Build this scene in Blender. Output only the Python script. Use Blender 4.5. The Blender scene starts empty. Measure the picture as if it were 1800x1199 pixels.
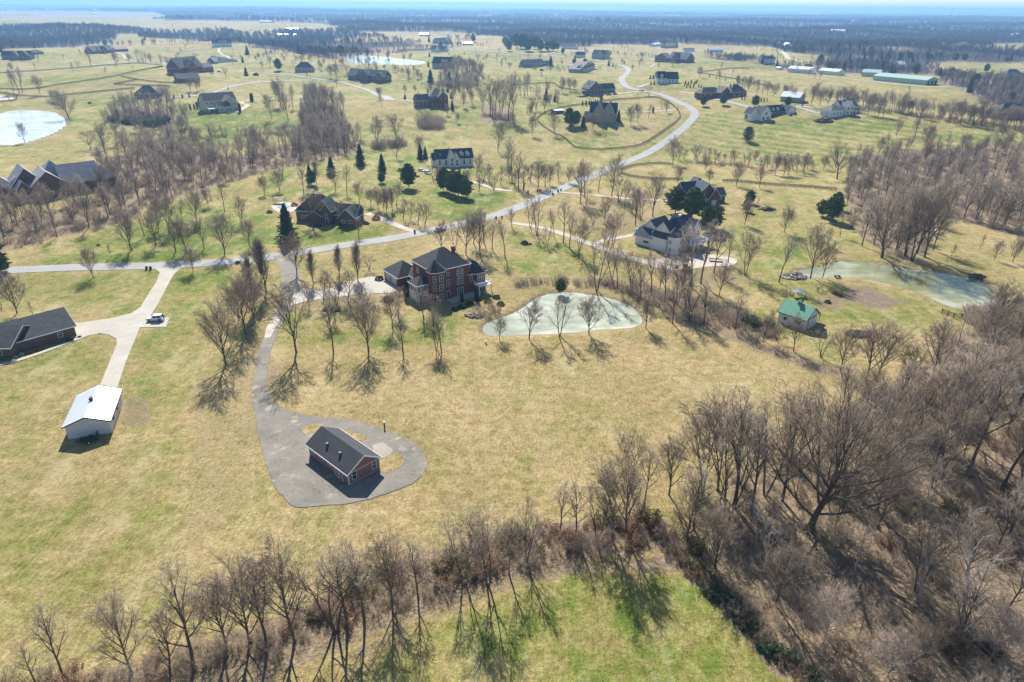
import bpy, math, random
import numpy as np
from mathutils import Vector
PI = math.pi
scene = bpy.context.scene
col = scene.collection

# ------------------------------------------------------------------ camera
CAM_H, FL = 80.0, 1200.0
PITCH, ROLL = math.atan(588.5 / 1200), math.atan(12 / 1200)
cf = np.array([0, math.cos(PITCH), -math.sin(PITCH)])
_r0 = np.array([1.0, 0, 0]); _u0 = np.cross(_r0, cf)
cr = _r0 * math.cos(ROLL) + _u0 * math.sin(ROLL)
cu = -_r0 * math.sin(ROLL) + _u0 * math.cos(ROLL)
cam_d = bpy.data.cameras.new('camera'); cam = bpy.data.objects.new('camera', cam_d); col.objects.link(cam)
from mathutils import Matrix
m4 = Matrix(((cr[0], cu[0], -cf[0], 0), (cr[1], cu[1], -cf[1], 0), (cr[2], cu[2], -cf[2], CAM_H), (0, 0, 0, 1)))
cam.matrix_world = m4
cam_d.lens = 24; cam_d.sensor_width = 36; cam_d.clip_start = 1; cam_d.clip_end = 90000
scene.camera = cam

# ------------------------------------------------------------------ light
SUN_EL, SUN_AZ = 39.5, 12.0            # degrees; azimuth is to the left of the viewing direction (+Y)
world = bpy.data.worlds.new('World'); scene.world = world; world.use_nodes = True
wn = world.node_tree.nodes; wl = world.node_tree.links
for n in list(wn): wn.remove(n)
sky = wn.new('ShaderNodeTexSky'); sky.sky_type = 'NISHITA'; sky.sun_disc = False
sky.sun_elevation = math.radians(SUN_EL); sky.sun_rotation = math.radians(-SUN_AZ)
sky.altitude = 200; sky.air_density = 1.0; sky.dust_density = 0.0; sky.ozone_density = 2.5
bg = wn.new('ShaderNodeBackground'); bg.inputs[1].default_value = 0.075
wo = wn.new('ShaderNodeOutputWorld'); wl.new(sky.outputs[0], bg.inputs[0]); wl.new(bg.outputs[0], wo.inputs[0])
sd = bpy.data.lights.new('sun', 'SUN'); sd.energy = 5.0; sd.angle = math.radians(0.53); sd.color = (1.0, 0.955, 0.88)
sun = bpy.data.objects.new('sun', sd); col.objects.link(sun)
el, az = math.radians(SUN_EL), math.radians(SUN_AZ)
sdir = Vector((-math.sin(az) * math.cos(el), math.cos(az) * math.cos(el), math.sin(el)))   # towards the sun
sun.rotation_euler = sdir.to_track_quat('Z', 'Y').to_euler(); sun.location = (0, 0, 200)
scene.view_settings.view_transform = 'Standard'; scene.view_settings.look = 'None'
scene.view_settings.exposure = 0.88; scene.view_settings.gamma = 1.0
scene.view_settings.use_curve_mapping = False
scene.render.engine = 'CYCLES'
scene.cycles.max_bounces = 6; scene.cycles.volume_bounces = 0; scene.cycles.transparent_max_bounces = 8

# ------------------------------------------------------------------ terrain and pixel -> ground point
def ss(a, b, x):
    t = np.clip((x - a) / (b - a), 0, 1); return t * t * (3 - 2 * t)
def raw_h(x, y):
    d = np.sqrt(x * x + y * y)
    a1 = 6.2 * ss(300, 850, d); a2 = 7.0 * ss(900, 2200, d); a3 = 26 * ss(2600, 9000, d)
    h = a1 * (np.sin(x / 108 + 1.1) * np.cos(y / 121 + .4) + .6 * np.sin((x + y) / 77 + 2.2))
    h += a2 * (np.sin(x / 330 + .3) * np.sin(y / 291 + 1.9) + .7 * np.sin((x - 1.4 * y) / 260))
    h += a3 * (np.sin(x / 1900 + 2.1) * np.sin(y / 1300 + .6) + .5 * np.sin((x * .8 + y) / 820 + 1.0))
    return h
BUMPS = ((235, 610, 95, 9), (-245, 590, 80, 6), (65, 560, 60, 5), (-75, 650, 70, 6), (180, 760, 90, 6), (-30, 470, 110, -5), (130, 430, 100, -5), (-200, 450, 80, -4), (340, 520, 100, 5), (-380, 800, 150, 9), (420, 900, 150, 5), (-60, 900, 130, 7), (160, 1000, 140, 7))
FLAT = []            # (x, y, inner radius, outer radius, level) round the ponds
def ter(x, y):
    x = np.asarray(x, float); y = np.asarray(y, float)
    h = raw_h(x, y)
    for bx, by, br_, bh in BUMPS: h = h + bh * np.exp(-((x - bx) ** 2 + (y - by) ** 2) / (2 * (br_ * .62) ** 2))
    for fx, fy, r0, r1, lv in FLAT:
        w = 1 - ss(r0, r1, np.hypot(x - fx, y - fy)); h = h * (1 - w) + lv * w
    return h
_t = np.geomspace(55, 24000, 900)
def at(px, py, lift=0.0):
    d = cf + (px - 900) / FL * cr - (py - 599.5) / FL * cu
    xs = _t * d[0]; ys = _t * d[1]; zs = CAM_H + _t * d[2]
    g = ter(xs, ys) + lift; k = np.nonzero(zs < g)[0]
    if len(k) == 0: i = len(_t) - 1; a = b = _t[i]
    else:
        i = max(k[0], 1); a, b = _t[i - 1], _t[i]
        for _ in range(14):
            m = (a + b) / 2
            if CAM_H + m * d[2] < float(ter(m * d[0], m * d[1])) + lift: b = m
            else: a = m
    m = (a + b) / 2
    return np.array([m * d[0], m * d[1], float(ter(m * d[0], m * d[1]))])
def pix(P):
    P = np.asarray(P, float); v = P - np.array([0, 0, CAM_H]); c = v @ cf
    c = np.where(np.abs(c) < 1e-6, 1e-6, c)
    return 900 + FL * (v @ cr) / c, 599.5 - FL * (v @ cu) / c, c
def tall(b, ty):
    """height in metres of a thing that stands on b and whose top shows at picture row ty"""
    k = (599.5 - ty) / FL; v = b - np.array([0, 0, CAM_H]); return (k * (v @ cf) - v @ cu) / (cu[2] - k * cf[2])
for px, py, r0, r1 in ((30, 225, 70, 130), (645, 104, 130, 260), (1580, 145, 110, 230), (1430, 128, 60, 120)):
    q = at(px, py); FLAT.append((q[0], q[1], r0, r1, float(q[2])))

# ------------------------------------------------------------------ helpers: objects
def link(o, parent=None):
    col.objects.link(o)
    if parent is not None: o.parent = parent
    return o
def tag(o, label=None, cat=None, group=None, kind=None):
    for k, v in (('label', label), ('category', cat), ('group', group), ('kind', kind)):
        if v: o[k] = v
    return o
def empty(name, loc, rz=0, label=None, cat=None, group=None):
    o = bpy.data.objects.new(name, None); o.empty_display_size = .5; o.location = loc; o.rotation_euler = (0, 0, rz)
    link(o); return tag(o, label, cat, group)
class MB:
    def __init__(s): s.v = []; s.f = []; s.m = []
    def poly(s, pts, mi=0):
        n = len(s.v); s.v += [tuple(map(float, p)) for p in pts]; s.f.append(tuple(range(n, n + len(pts)))); s.m.append(mi)
    def solid(s, pts, faces, mi=0):
        n = len(s.v); s.v += [tuple(map(float, p)) for p in pts]
        for f in faces: s.f.append(tuple(n + i for i in f)); s.m.append(mi)
    def box(s, x0, x1, y0, y1, z0, z1, mi=0):
        s.solid([(x0, y0, z0), (x1, y0, z0), (x1, y1, z0), (x0, y1, z0), (x0, y0, z1), (x1, y0, z1), (x1, y1, z1), (x0, y1, z1)],
                [(0, 3, 2, 1), (4, 5, 6, 7), (0, 1, 5, 4), (1, 2, 6, 5), (2, 3, 7, 6), (3, 0, 4, 7)], mi)
    def prism(s, pts, z0, z1, mi=0):
        n = len(pts); s.solid([(p[0], p[1], z0) for p in pts] + [(p[0], p[1], z1) for p in pts],
                [tuple(range(n))[::-1], tuple(range(n, 2 * n))] + [(i, (i + 1) % n, n + (i + 1) % n, n + i) for i in range(n)], mi)
    def sweep(s, sec, a, b, axis='x', mi=0):
        """closed 2-D section (q,z) pushed from a to b along axis"""
        n = len(sec)
        P = [((a, q, z) if axis == 'x' else (q, a, z)) for q, z in sec] + [((b, q, z) if axis == 'x' else (q, b, z)) for q, z in sec]
        s.solid(P, [tuple(range(n)), tuple(range(n, 2 * n))[::-1]] + [(i, n + i, n + (i + 1) % n, (i + 1) % n) for i in range(n)], mi)
    def tube(s, p0, p1, r0, r1=None, n=6, mi=0):
        r1 = r0 if r1 is None else r1
        p0 = Vector(p0); p1 = Vector(p1); d = (p1 - p0).normalized()
        a = d.orthogonal().normalized(); b = d.cross(a)
        P = [p0 + (a * math.cos(t) + b * math.sin(t)) * r0 for t in [2 * PI * i / n for i in range(n)]]
        P += [p1 + (a * math.cos(t) + b * math.sin(t)) * r1 for t in [2 * PI * i / n for i in range(n)]]
        s.solid([tuple(p) for p in P], [tuple(range(n))[::-1], tuple(range(n, 2 * n))] + [(i, (i + 1) % n, n + (i + 1) % n, n + i) for i in range(n)], mi)
    def mesh(s, name, mats, smooth=False):
        me = bpy.data.meshes.new(name); me.from_pydata(s.v, [], s.f)
        for m in (mats if isinstance(mats, (list, tuple)) else [mats]): me.materials.append(m)
        me.polygons.foreach_set('material_index', s.m)
        if smooth: me.polygons.foreach_set('use_smooth', [True] * len(s.f))
        me.validate(); me.update(); return me
    def build(s, name, mats, parent=None, smooth=False, loc=None, rz=0):
        o = bpy.data.objects.new(name, s.mesh(name, mats, smooth))
        if loc is not None: o.location = loc
        o.rotation_euler = (0, 0, rz); return link(o, parent)

# ------------------------------------------------------------------ materials
class NT:
    def __init__(s, name):
        s.mat = bpy.data.materials.new(name); s.mat.use_nodes = True; s.t = s.mat.node_tree; s.n = s.t.nodes; s.l = s.t.links
        s.b = s.n['Principled BSDF']; s.co = None
    def new(s, typ, **k):
        n = s.n.new(typ)
        for a, b in k.items(): setattr(n, a, b)
        return n
    def coord(s):
        if s.co is None: s.co = s.new('ShaderNodeTexCoord').outputs['Object']
        return s.co
    def world(s): return s.new('ShaderNodeNewGeometry').outputs['Position']
    def noise(s, scale, detail=3, rough=.55, vec=None, stretch=None):
        v = vec if vec is not None else s.coord()
        if stretch:
            mp = s.new('ShaderNodeMapping'); mp.inputs['Scale'].default_value = stretch[:3]
            if len(stretch) > 3: mp.inputs['Rotation'].default_value = (0, 0, stretch[3])
            s.l.new(v, mp.inputs[0]); v = mp.outputs[0]
        n = s.new('ShaderNodeTexNoise'); n.inputs['Scale'].default_value = scale; n.inputs['Detail'].default_value = detail
        n.inputs['Roughness'].default_value = rough; s.l.new(v, n.inputs['Vector']); return n.outputs['Fac']
    def ramp(s, fac, stops):
        r = s.new('ShaderNodeValToRGB'); e = r.color_ramp.elements
        e[0].position, e[0].color = stops[0][0], (*stops[0][1], 1); e[1].position, e[1].color = stops[1][0], (*stops[1][1], 1)
        for p, c in stops[2:]: x = e.new(p); x.color = (*c, 1)
        s.l.new(fac, r.inputs[0]); return r.outputs[0]
    def val(s, x):
        if isinstance(x, (int, float)): v = s.new('ShaderNodeValue'); v.outputs[0].default_value = x; return v.outputs[0]
        return x
    def math(s, op, a, b=0.0, clamp=False):
        n = s.new('ShaderNodeMath', operation=op, use_clamp=clamp)
        for i, x in enumerate((a, b)):
            if isinstance(x, (int, float)): n.inputs[i].default_value = x
            else: s.l.new(x, n.inputs[i])
        return n.outputs[0]
    def smooth(s, x, a, b):
        n = s.new('ShaderNodeMapRange', interpolation_type='SMOOTHSTEP'); n.inputs[1].default_value = a; n.inputs[2].default_value = b
        s.l.new(x, n.inputs[0]); return n.outputs[0]
    def mix(s, fac, a, b, typ='MIX'):
        n = s.new('ShaderNodeMix', data_type='RGBA', blend_type=typ)
        if isinstance(fac, (int, float)): n.inputs[0].default_value = fac
        else: s.l.new(fac, n.inputs[0])
        for i, x in ((6, a), (7, b)):
            if isinstance(x, tuple): n.inputs[i].default_value = (*x, 1)
            else: s.l.new(x, n.inputs[i])
        return n.outputs[2]
    def bump(s, h, strength, dist=.05):
        n = s.new('ShaderNodeBump'); n.inputs['Strength'].default_value = strength; n.inputs['Distance'].default_value = dist
        s.l.new(h, n.inputs['Height']); s.l.new(n.outputs[0], s.b.inputs['Normal'])
    def done(s, colr=None, rough=.8, spec=.3, metal=0):
        if colr is not None:
            if isinstance(colr, tuple): s.b.inputs['Base Color'].default_value = (*colr, 1)
            else: s.l.new(colr, s.b.inputs['Base Color'])
        s.b.inputs['Roughness'].default_value = rough; s.b.inputs['Specular IOR Level'].default_value = spec
        s.b.inputs['Metallic'].default_value = metal; return s.mat
def sc(c, k): return tuple(min(1, x * k) for x in c)
def plain(name, c, rough=.7, spec=.3, var=.22, scale=1.2, metal=0, grain=0):
    t = NT(name); n = t.noise(scale, 4)
    cc = t.ramp(n, [(.3, sc(c, 1 - var)), (.7, sc(c, 1 + var))])
    if grain: t.bump(t.noise(grain, 3), .4, .03)
    return t.done(cc, rough, spec, metal)
_mc = {}
def M(name, c=None, **k):
    if name not in _mc: _mc[name] = plain(name, c, **k)
    return _mc[name]
def shingle(name, c):
    t = NT(name); co = t.coord()
    n1 = t.noise(.5, 4); n2 = t.noise(7, 2, .6, stretch=(1, 1, 3))
    f = t.math('ADD', t.math('MULTIPLY', n1, .5), t.math('MULTIPLY', n2, .5))
    cc = t.ramp(f, [(.32, sc(c, .72)), (.68, sc(c, 1.3))]); t.bump(n2, .5, .03); return t.done(cc, .85, .35)
def brick_mat(name, c1, c2, mortar):
    t = NT(name); mp = t.new('ShaderNodeMapping'); mp.inputs['Rotation'].default_value = (PI / 2, 0, 0)
    co = t.coord(); xyz = t.new('ShaderNodeSeparateXYZ'); t.l.new(co, xyz.inputs[0])
    cmb = t.new('ShaderNodeCombineXYZ'); t.l.new(t.math('ADD', xyz.outputs[0], xyz.outputs[1]), cmb.inputs[0]); t.l.new(xyz.outputs[2], cmb.inputs[1])
    b = t.new('ShaderNodeTexBrick'); t.l.new(cmb.outputs[0], b.inputs['Vector']); b.inputs['Scale'].default_value = 1
    b.inputs['Brick Width'].default_value = .22; b.inputs['Row Height'].default_value = .08; b.inputs['Mortar Size'].default_value = .008
    b.inputs['Color1'].default_value = (*c1, 1); b.inputs['Color2'].default_value = (*c2, 1); b.inputs['Mortar'].default_value = (*mortar, 1)
    n = t.noise(1.1, 4); return t.done(t.mix(t.math('MULTIPLY', n, .8), b.outputs[0], sc(c1, .55)), .85, .2)
def glass_mat():
    t = NT('window_glass'); n = t.noise(.9, 2); oi = t.new('ShaderNodeObjectInfo').outputs['Random']
    return t.done(t.mix(oi, (.015, .02, .028), (.06, .075, .09)), .08, .6)
GLASS = glass_mat()
WHITE = M('white_paint', (.74, .75, .76), rough=.5, var=.06)
BLACK = M('black_paint', (.018, .018, .02), rough=.4, var=.15)
CONC = None
def ground_mat():
    t = NT('ground_grass'); W = t.world()
    at_ = t.new('ShaderNodeVertexColor', layer_name='cover'); sp = t.new('ShaderNodeSeparateColor'); t.l.new(at_.outputs['Color'], sp.inputs[0])
    G, WD, BR, ST = sp.outputs[0], sp.outputs[1], sp.outputs[2], at_.outputs['Alpha']
    big = t.noise(.012, 4, .6, W); mid = t.noise(.07, 5, .68, W); dr = t.noise(.16, 5, .7, W, stretch=(1, .55, 1, .5))
    fine = t.noise(1.6, 4, .7, W); fib = t.noise(.9, 4, .75, W, stretch=(2.2, .7, 1, .35)); clump = t.noise(.45, 4, .65, W)
    sm = t.math('SUBTRACT', t.math('ADD', t.math('MULTIPLY', big, .5), t.math('ADD', t.math('MULTIPLY', mid, .7), t.math('MULTIPLY', dr, .65))), .92)
    g = t.math('ADD', G, t.math('MULTIPLY', sm, 2.6))
    lines = t.noise(.55, 3, .6, W, stretch=(1, .05, 1, .18)); lines2 = t.noise(.6, 3, .6, W, stretch=(.06, 1, 1, .22))
    g = t.math('ADD', g, t.math('MULTIPLY', t.math('SUBTRACT', t.math('ADD', lines, t.math('MULTIPLY', lines2, 1.3)), 1.15), .38))
    # mowing lines
    wv = t.new('ShaderNodeTexWave', wave_type='BANDS', bands_direction='DIAGONAL'); wv.inputs['Scale'].default_value = .032; wv.inputs['Distortion'].default_value = 3.0
    wv.inputs['Detail'].default_value = 2; wv.inputs['Detail Scale'].default_value = .35; t.l.new(W, wv.inputs[0])
    st = t.math('MULTIPLY', t.math('SUBTRACT', wv.outputs['Fac'], .5), t.math('MULTIPLY', ST, .42))
    g = t.math('ADD', g, st)
    g = t.smooth(g, .02, 1.05)
    tn = t.math('ADD', t.math('MULTIPLY', fib, .55), t.math('MULTIPLY', clump, .45))
    tan = t.ramp(tn, [(.34, (.22, .155, .068)), (.5, (.40, .30, .14)), (.66, (.57, .445, .24))])
    tan = t.mix(t.smooth(mid, .5, .72), tan, t.ramp(tn, [(.34, (.26, .17, .09)), (.66, (.56, .40, .25))]))
    gr = t.ramp(tn, [(.34, (.105, .118, .02)), (.5, (.215, .235, .05)), (.68, (.36, .375, .11))])
    lush = t.ramp(tn, [(.3, (.08, .125, .018)), (.7, (.19, .26, .045))])
    gr = t.mix(t.smooth(g, .75, 1.1), gr, lush)
    c = t.mix(g, tan, gr)
    c = t.mix(t.smooth(t.noise(.028, 5, .65, W), .40, .62), t.mix(1.0, c, (.84, .85, .78), 'MULTIPLY'), c)
    c = t.mix(t.math('MULTIPLY', t.smooth(t.noise(.11, 4, .7, W, stretch=(1, .4, 1, .3)), .52, .68), .30), c, (.60, .50, .30))
    dirt = t.ramp(t.math('ADD', t.math('MULTIPLY', fine, .6), t.math('MULTIPLY', clump, .4)), [(.3, (.12, .085, .055)), (.5, (.235, .175, .12)), (.75, (.43, .34, .25))])
    c = t.mix(t.smooth(t.math('ADD', BR, t.math('MULTIPLY', t.math('SUBTRACT', clump, .5), 1.1)), .3, .7), c, dirt)
    lit = t.ramp(t.math('ADD', t.math('MULTIPLY', fine, .65), t.math('MULTIPLY', clump, .35)), [(.3, (.11, .08, .05)), (.52, (.28, .21, .132)), (.72, (.50, .39, .255))])
    lit = t.mix(t.smooth(WD, .9, .97), lit, (.085, .072, .066)); c = t.mix(t.smooth(t.math('ADD', WD, t.math('MULTIPLY', t.math('SUBTRACT', clump, .5), .9)), .3, .75), c, lit)  # far woods floor darkened: crown tone and crown shade painted into the litter
    t.bump(t.math('ADD', t.math('MULTIPLY', fine, .6), fib), 1.0, .45)
    return t.done(c, .95, .1)
def paving(name, a, b, c, patch=None):
    t = NT(name); W = t.world()
    n = t.math('ADD', t.math('MULTIPLY', t.noise(.13, 5, .7, W), .6), t.math('MULTIPLY', t.noise(2.2, 4, .7, W), .4))
    cc = t.ramp(n, [(.34, a), (.5, b), (.66, c)])
    if patch: cc = t.mix(t.smooth(t.noise(.33, 4, .6, W, stretch=(1, 1, 1)), .56, .7), cc, patch)
    vo = t.new('ShaderNodeTexVoronoi', feature='DISTANCE_TO_EDGE'); vo.inputs['Scale'].default_value = .22; t.l.new(W, vo.inputs[0])
    cc = t.mix(t.math('MULTIPLY', t.math('LESS_THAN', vo.outputs[0], .022), .7), cc, sc(c, .75)); t.bump(t.noise(9, 2, .6, W), .3, .02)
    return t.done(cc, .9, .25)
GROUND = ground_mat()
ASPH = paving('worn_asphalt', (.12, .107, .09), (.205, .185, .155), (.29, .26, .215), (.35, .305, .24))
ROAD = paving('pale_road_asphalt', (.27, .262, .25), (.33, .32, .305), (.39, .38, .365))
CONC = paving('cream_concrete', (.36, .33, .275), (.43, .395, .33), (.50, .465, .395))
GRAV = paving('pale_gravel', (.33, .28, .22), (.47, .41, .34), (.58, .53, .46))
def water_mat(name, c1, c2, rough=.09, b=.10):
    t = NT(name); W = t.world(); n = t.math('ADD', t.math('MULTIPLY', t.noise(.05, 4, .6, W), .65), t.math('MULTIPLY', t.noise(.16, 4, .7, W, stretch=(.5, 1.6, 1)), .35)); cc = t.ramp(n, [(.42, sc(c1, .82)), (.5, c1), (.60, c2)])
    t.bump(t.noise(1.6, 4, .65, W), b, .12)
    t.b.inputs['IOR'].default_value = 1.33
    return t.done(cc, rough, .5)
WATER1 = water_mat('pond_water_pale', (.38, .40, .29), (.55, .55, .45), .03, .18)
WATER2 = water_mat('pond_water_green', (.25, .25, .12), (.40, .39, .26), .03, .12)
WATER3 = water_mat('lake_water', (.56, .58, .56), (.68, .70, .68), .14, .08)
def bark_mat(name, c, hi):
    t = NT(name); oi = t.new('ShaderNodeObjectInfo').outputs['Random']; n = t.noise(1.4, 3)
    cc = t.mix(n, c, hi); return t.done(t.mix(t.math('MULTIPLY', oi, .45), cc, sc(hi, 1.25)), .9, .15)
BARK = bark_mat('bark', (.06, .048, .04), (.145, .12, .10))
TWIG = bark_mat('twigs', (.15, .112, .082), (.31, .245, .185))
PINKTWIG = bark_mat('pinkish_twigs', (.26, .195, .16), (.43, .34, .285)); WOODTWIG = bark_mat('woodland_twigs', (.23, .185, .145), (.46, .38, .305))
PALEBARK = bark_mat('pale_bark', (.22, .20, .18), (.44, .40, .36))
BRUSH = bark_mat('brush_twigs', (.23, .175, .125), (.48, .385, .285))
TWIGFAR = bark_mat('far_twigs', (.095, .08, .075), (.165, .14, .13))
def leaf_mat(name, a, b):
    t = NT(name); oi = t.new('ShaderNodeObjectInfo').outputs['Random']; n = t.noise(.9, 3)
    cc = t.mix(n, a, b); cc = t.mix(t.math('MULTIPLY', oi, .35), cc, sc(b, 1.3)); t.b.inputs['Transmission Weight'].default_value = 0
    return t.done(cc, .75, .25)
SPRUCE = leaf_mat('spruce_needles', (.014, .036, .016), (.06, .11, .042))
PINE = leaf_mat('pine_needles', (.035, .075, .016), (.14, .20, .05))
OLIVE = leaf_mat('olive_leaves', (.06, .05, .012), (.19, .14, .03))
RUST = leaf_mat('rusty_leaves', (.16, .07, .035), (.34, .16, .09))
# ------------------------------------------------------------------ tree prototypes (unit: metres, height given)
def unit(v):
    n = math.sqrt(v[0] * v[0] + v[1] * v[1] + v[2] * v[2]) or 1; return (v[0] / n, v[1] / n, v[2] / n)
def segs_to_mesh(name, segs, mats, sides):
    """segs: (p0,p1,r0,r1,level); three to six sided tapering pieces, joined into one mesh"""
    V = []; Fq = []; Ft = []; mq = []; mt = []; base = 0
    A = np.array([(*s[0], *s[1], s[2], s[3], s[4]) for s in segs], float)
    for lv in np.unique(A[:, 8]):
        B = A[A[:, 8] == lv]; n = sides.get(int(lv), 3); N = len(B)
        d = B[:, 3:6] - B[:, 0:3]; d /= np.linalg.norm(d, axis=1)[:, None] + 1e-9
        ref = np.where(np.abs(d[:, 2:3]) < .9, np.array([[0, 0, 1.0]]), np.array([[1.0, 0, 0]]))
        a = np.cross(d, ref); a /= np.linalg.norm(a, axis=1)[:, None]; b = np.cross(d, a)
        an = np.arange(n) * 2 * PI / n; ca = np.cos(an)[None, :, None]; sa = np.sin(an)[None, :, None]
        ring = a[:, None] * ca + b[:, None] * sa
        r0 = B[:, None, 0:3] + ring * B[:, 6][:, None, None]
        tip = int(lv) >= 4
        if tip:
            P = np.concatenate([r0, B[:, None, 3:6]], 1).reshape(-1, 3); k = n + 1
            off = base + np.arange(N)[:, None] * k
            for i in range(n): Ft.append(np.stack([off[:, 0] + i, off[:, 0] + (i + 1) % n, off[:, 0] + n], 1)); mt.append(np.full(N, 1))
        else:
            r1 = B[:, None, 3:6] + ring * B[:, 7][:, None, None]; P = np.concatenate([r0, r1], 1).reshape(-1, 3); k = 2 * n
            off = base + np.arange(N) * k
            for i in range(n):
                j = (i + 1) % n; Fq.append(np.stack([off + i, off + j, off + n + j, off + n + i], 1)); mq.append(np.full(N, 0 if lv < 3 else 1))
        V.append(P); base += len(P)
    return finish(name, V, Fq, Ft, mq, mt, mats)
def finish(name, V, Fq, Ft, mq, mt, mats):
    me = bpy.data.meshes.new(name); V = np.concatenate(V)
    Fq = np.concatenate(Fq) if Fq else np.zeros((0, 4), int); Ft = np.concatenate(Ft) if Ft else np.zeros((0, 3), int)
    me.vertices.add(len(V)); me.vertices.foreach_set('co', V.astype(np.float32).ravel())
    nl = Fq.size + Ft.size; me.loops.add(nl); me.loops.foreach_set('vertex_index', np.concatenate([Fq.ravel(), Ft.ravel()]).astype(np.int32))
    npoly = len(Fq) + len(Ft); me.polygons.add(npoly)
    st = np.concatenate([np.arange(len(Fq)) * 4, Fq.size + np.arange(len(Ft)) * 3]).astype(np.int32); me.polygons.foreach_set('loop_start', st)
    for m in mats: me.materials.append(m)
    mi = np.concatenate((mq or [np.zeros(0)]) + (mt or [np.zeros(0)])).astype(np.int32); mi = np.minimum(mi, len(mats) - 1)
    me.polygons.foreach_set('material_index', mi)
    me.update(calc_edges=True); return me
def grow(R, H, clear, spread, n1, n2, n3, n4, up=.35, lean=.04, lead=.85, r0=None, stems=1, wob=.10, l1=.42, topr=.55):
    S = []
    def rnd(): return R.uniform(-1, 1)
    def br(p, d, L, r, lv, rf=.35):
        ns = (7, 5, 3, 2, 1)[lv]; pts = [(p, d, r)]; sl = L / ns
        for i in range(ns):
            j = (wob, wob * 1.5, .22, .26, .2)[lv]
            d = unit((d[0] + rnd() * j, d[1] + rnd() * j, d[2] + rnd() * j * .6 + up * (0, .16, .10, .04, 0)[lv]))
            q = (p[0] + d[0] * sl, p[1] + d[1] * sl, p[2] + d[2] * sl); r2 = r * (1 - (1 - rf) * (i + 1) / ns) if lv < 4 else 0
            ra = r * (1 - (1 - rf) * i / ns); S.append((p, q, ra, r2, lv)); p = q; pts.append((p, d, r2))
        return pts
    def along(pts, t):
        x = t * (len(pts) - 1); i = min(int(x), len(pts) - 2); f = x - i; a, b = pts[i], pts[i + 1]
        return tuple(a[0][k] * (1 - f) + b[0][k] * f for k in range(3)), b[1], a[2] * (1 - f) + b[2] * f
    def side(d, ang, az):
        dv = Vector(d); o = dv.orthogonal().normalized(); c = dv.cross(o); s = o * math.cos(az) + c * math.sin(az)
        return unit(tuple(dv * math.cos(ang) + s * math.sin(ang)))
    r0 = r0 or H * .0155
    for s_ in range(stems):
        a = s_ * 2 * PI / stems + R.random(); sp = .0 if stems == 1 else R.uniform(.07, .2)
        d = unit((math.cos(a) * sp + lean * rnd(), math.sin(a) * sp + lean * rnd(), 1)); HH = H * (1 if stems == 1 else R.uniform(.78, 1))
        rr = r0 * (1 if stems == 1 else .68)
        tr = br((math.cos(a) * r0 * .5 * (stems > 1), math.sin(a) * r0 * .5 * (stems > 1), -.3), d, HH * lead + .3, rr, 0, .22)
        az = R.random() * 6
        for i in range(n1 // stems):
            t = clear + (1 - clear) * ((i + R.random() * .7) / (n1 // stems)) ** .85; t = min(t, .985)
            p, d0, rb = along(tr, t); az += 2.4 + rnd() * .4
            ang = spread * (1.1 - .5 * (t - clear) / (1 - clear)) * R.uniform(.8, 1.2)
            L1 = H * l1 * (1 - topr * ((t - clear) / (1 - clear)) ** 1.4) * R.uniform(.75, 1.15)
            if t > .93: L1 *= 1.1; ang *= .5
            b1 = br(p, side(d0, ang, az), L1, min(rb * .72, H * .0085), 1, .25)
            for j in range(n2):
                t2 = .22 + .78 * (j + R.random()) / n2; p2, d2, r2 = along(b1, min(t2, .99))
                L2 = L1 * .46 * (1.15 - .55 * t2) * R.uniform(.7, 1.2)
                b2 = br(p2, side(d2, R.uniform(.4, .8), R.random() * 6.3), L2, max(r2 * .55, .022), 2, .4)
                for k in range(n3):
                    t3 = .15 + .85 * (k + R.random()) / n3; p3, d3, r3 = along(b2, min(t3, .99))
                    L3 = max(.5, L2 * .5 * R.uniform(.7, 1.2)); b3 = br(p3, side(d3, R.uniform(.35, .75), R.random() * 6.3), L3, .014 + H * .00035, 3, .5)
                    for m in range(n4):
                        p4, d4, r4 = along(b3, R.uniform(.2, 1)); br(p4, side(d4, R.uniform(.3, .8), R.random() * 6.3), L3 * R.uniform(.5, 1.0), .010 + H * .00022, 4)
    return S
SIDES = {0: 7, 1: 5, 2: 3, 3: 3, 4: 3}
PROTO = {}          # kind -> list of (trunk mesh, crown mesh, whole mesh, height)
def add_bare(kind, seed, H, bark=None, twig=None, leaves=None, **k):
    R = random.Random(seed); S = grow(R, H, **k); b = bark or BARK; w = twig or TWIG
    tr = [s for s in S if s[4] <= 1]; cr_ = [s for s in S if s[4] > 1]
    mt = segs_to_mesh('trunk_mesh', tr, [b], SIDES)
    mc = segs_to_mesh('crown_mesh', [(*s[:4], s[4] if s[4] > 2 else 2) for s in cr_], [b, w], SIDES)
    Z = max(s[1][2] for s in S)
    PROTO.setdefault(kind, []).append((mt, mc, S, Z)); return S
def leaf_cloud(name, P, size, mats, R, flat=0.0, mi=None, elong=1.6):
    """small diamond leaves / needle tufts at the points P"""
    n = len(P); P = np.array(P); a = R.normal(size=(n, 3)); a[:, 2] *= (1 - flat); a /= np.linalg.norm(a, axis=1)[:, None]
    b = np.cross(a, R.normal(size=(n, 3))); b /= np.linalg.norm(b, axis=1)[:, None]
    s = size * R.uniform(.6, 1.3, (n, 1)); V = np.stack([P - a * s * elong * .5, P + b * s * .5, P + a * s * elong * .5, P - b * s * .5], 1).reshape(-1, 3)
    o = np.arange(n)[:, None] * 4; F = o + np.arange(4)[None]
    return finish(name, [V], [F], [], [np.zeros(n) if mi is None else np.array(mi)], [], mats)
for q in range(3): add_bare('r', 10 + q, 13, clear=.17, spread=.74, n1=17, n2=8, n3=6, n4=7, up=.85, l1=.56, lead=.66, topr=.35, wob=.06)
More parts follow.
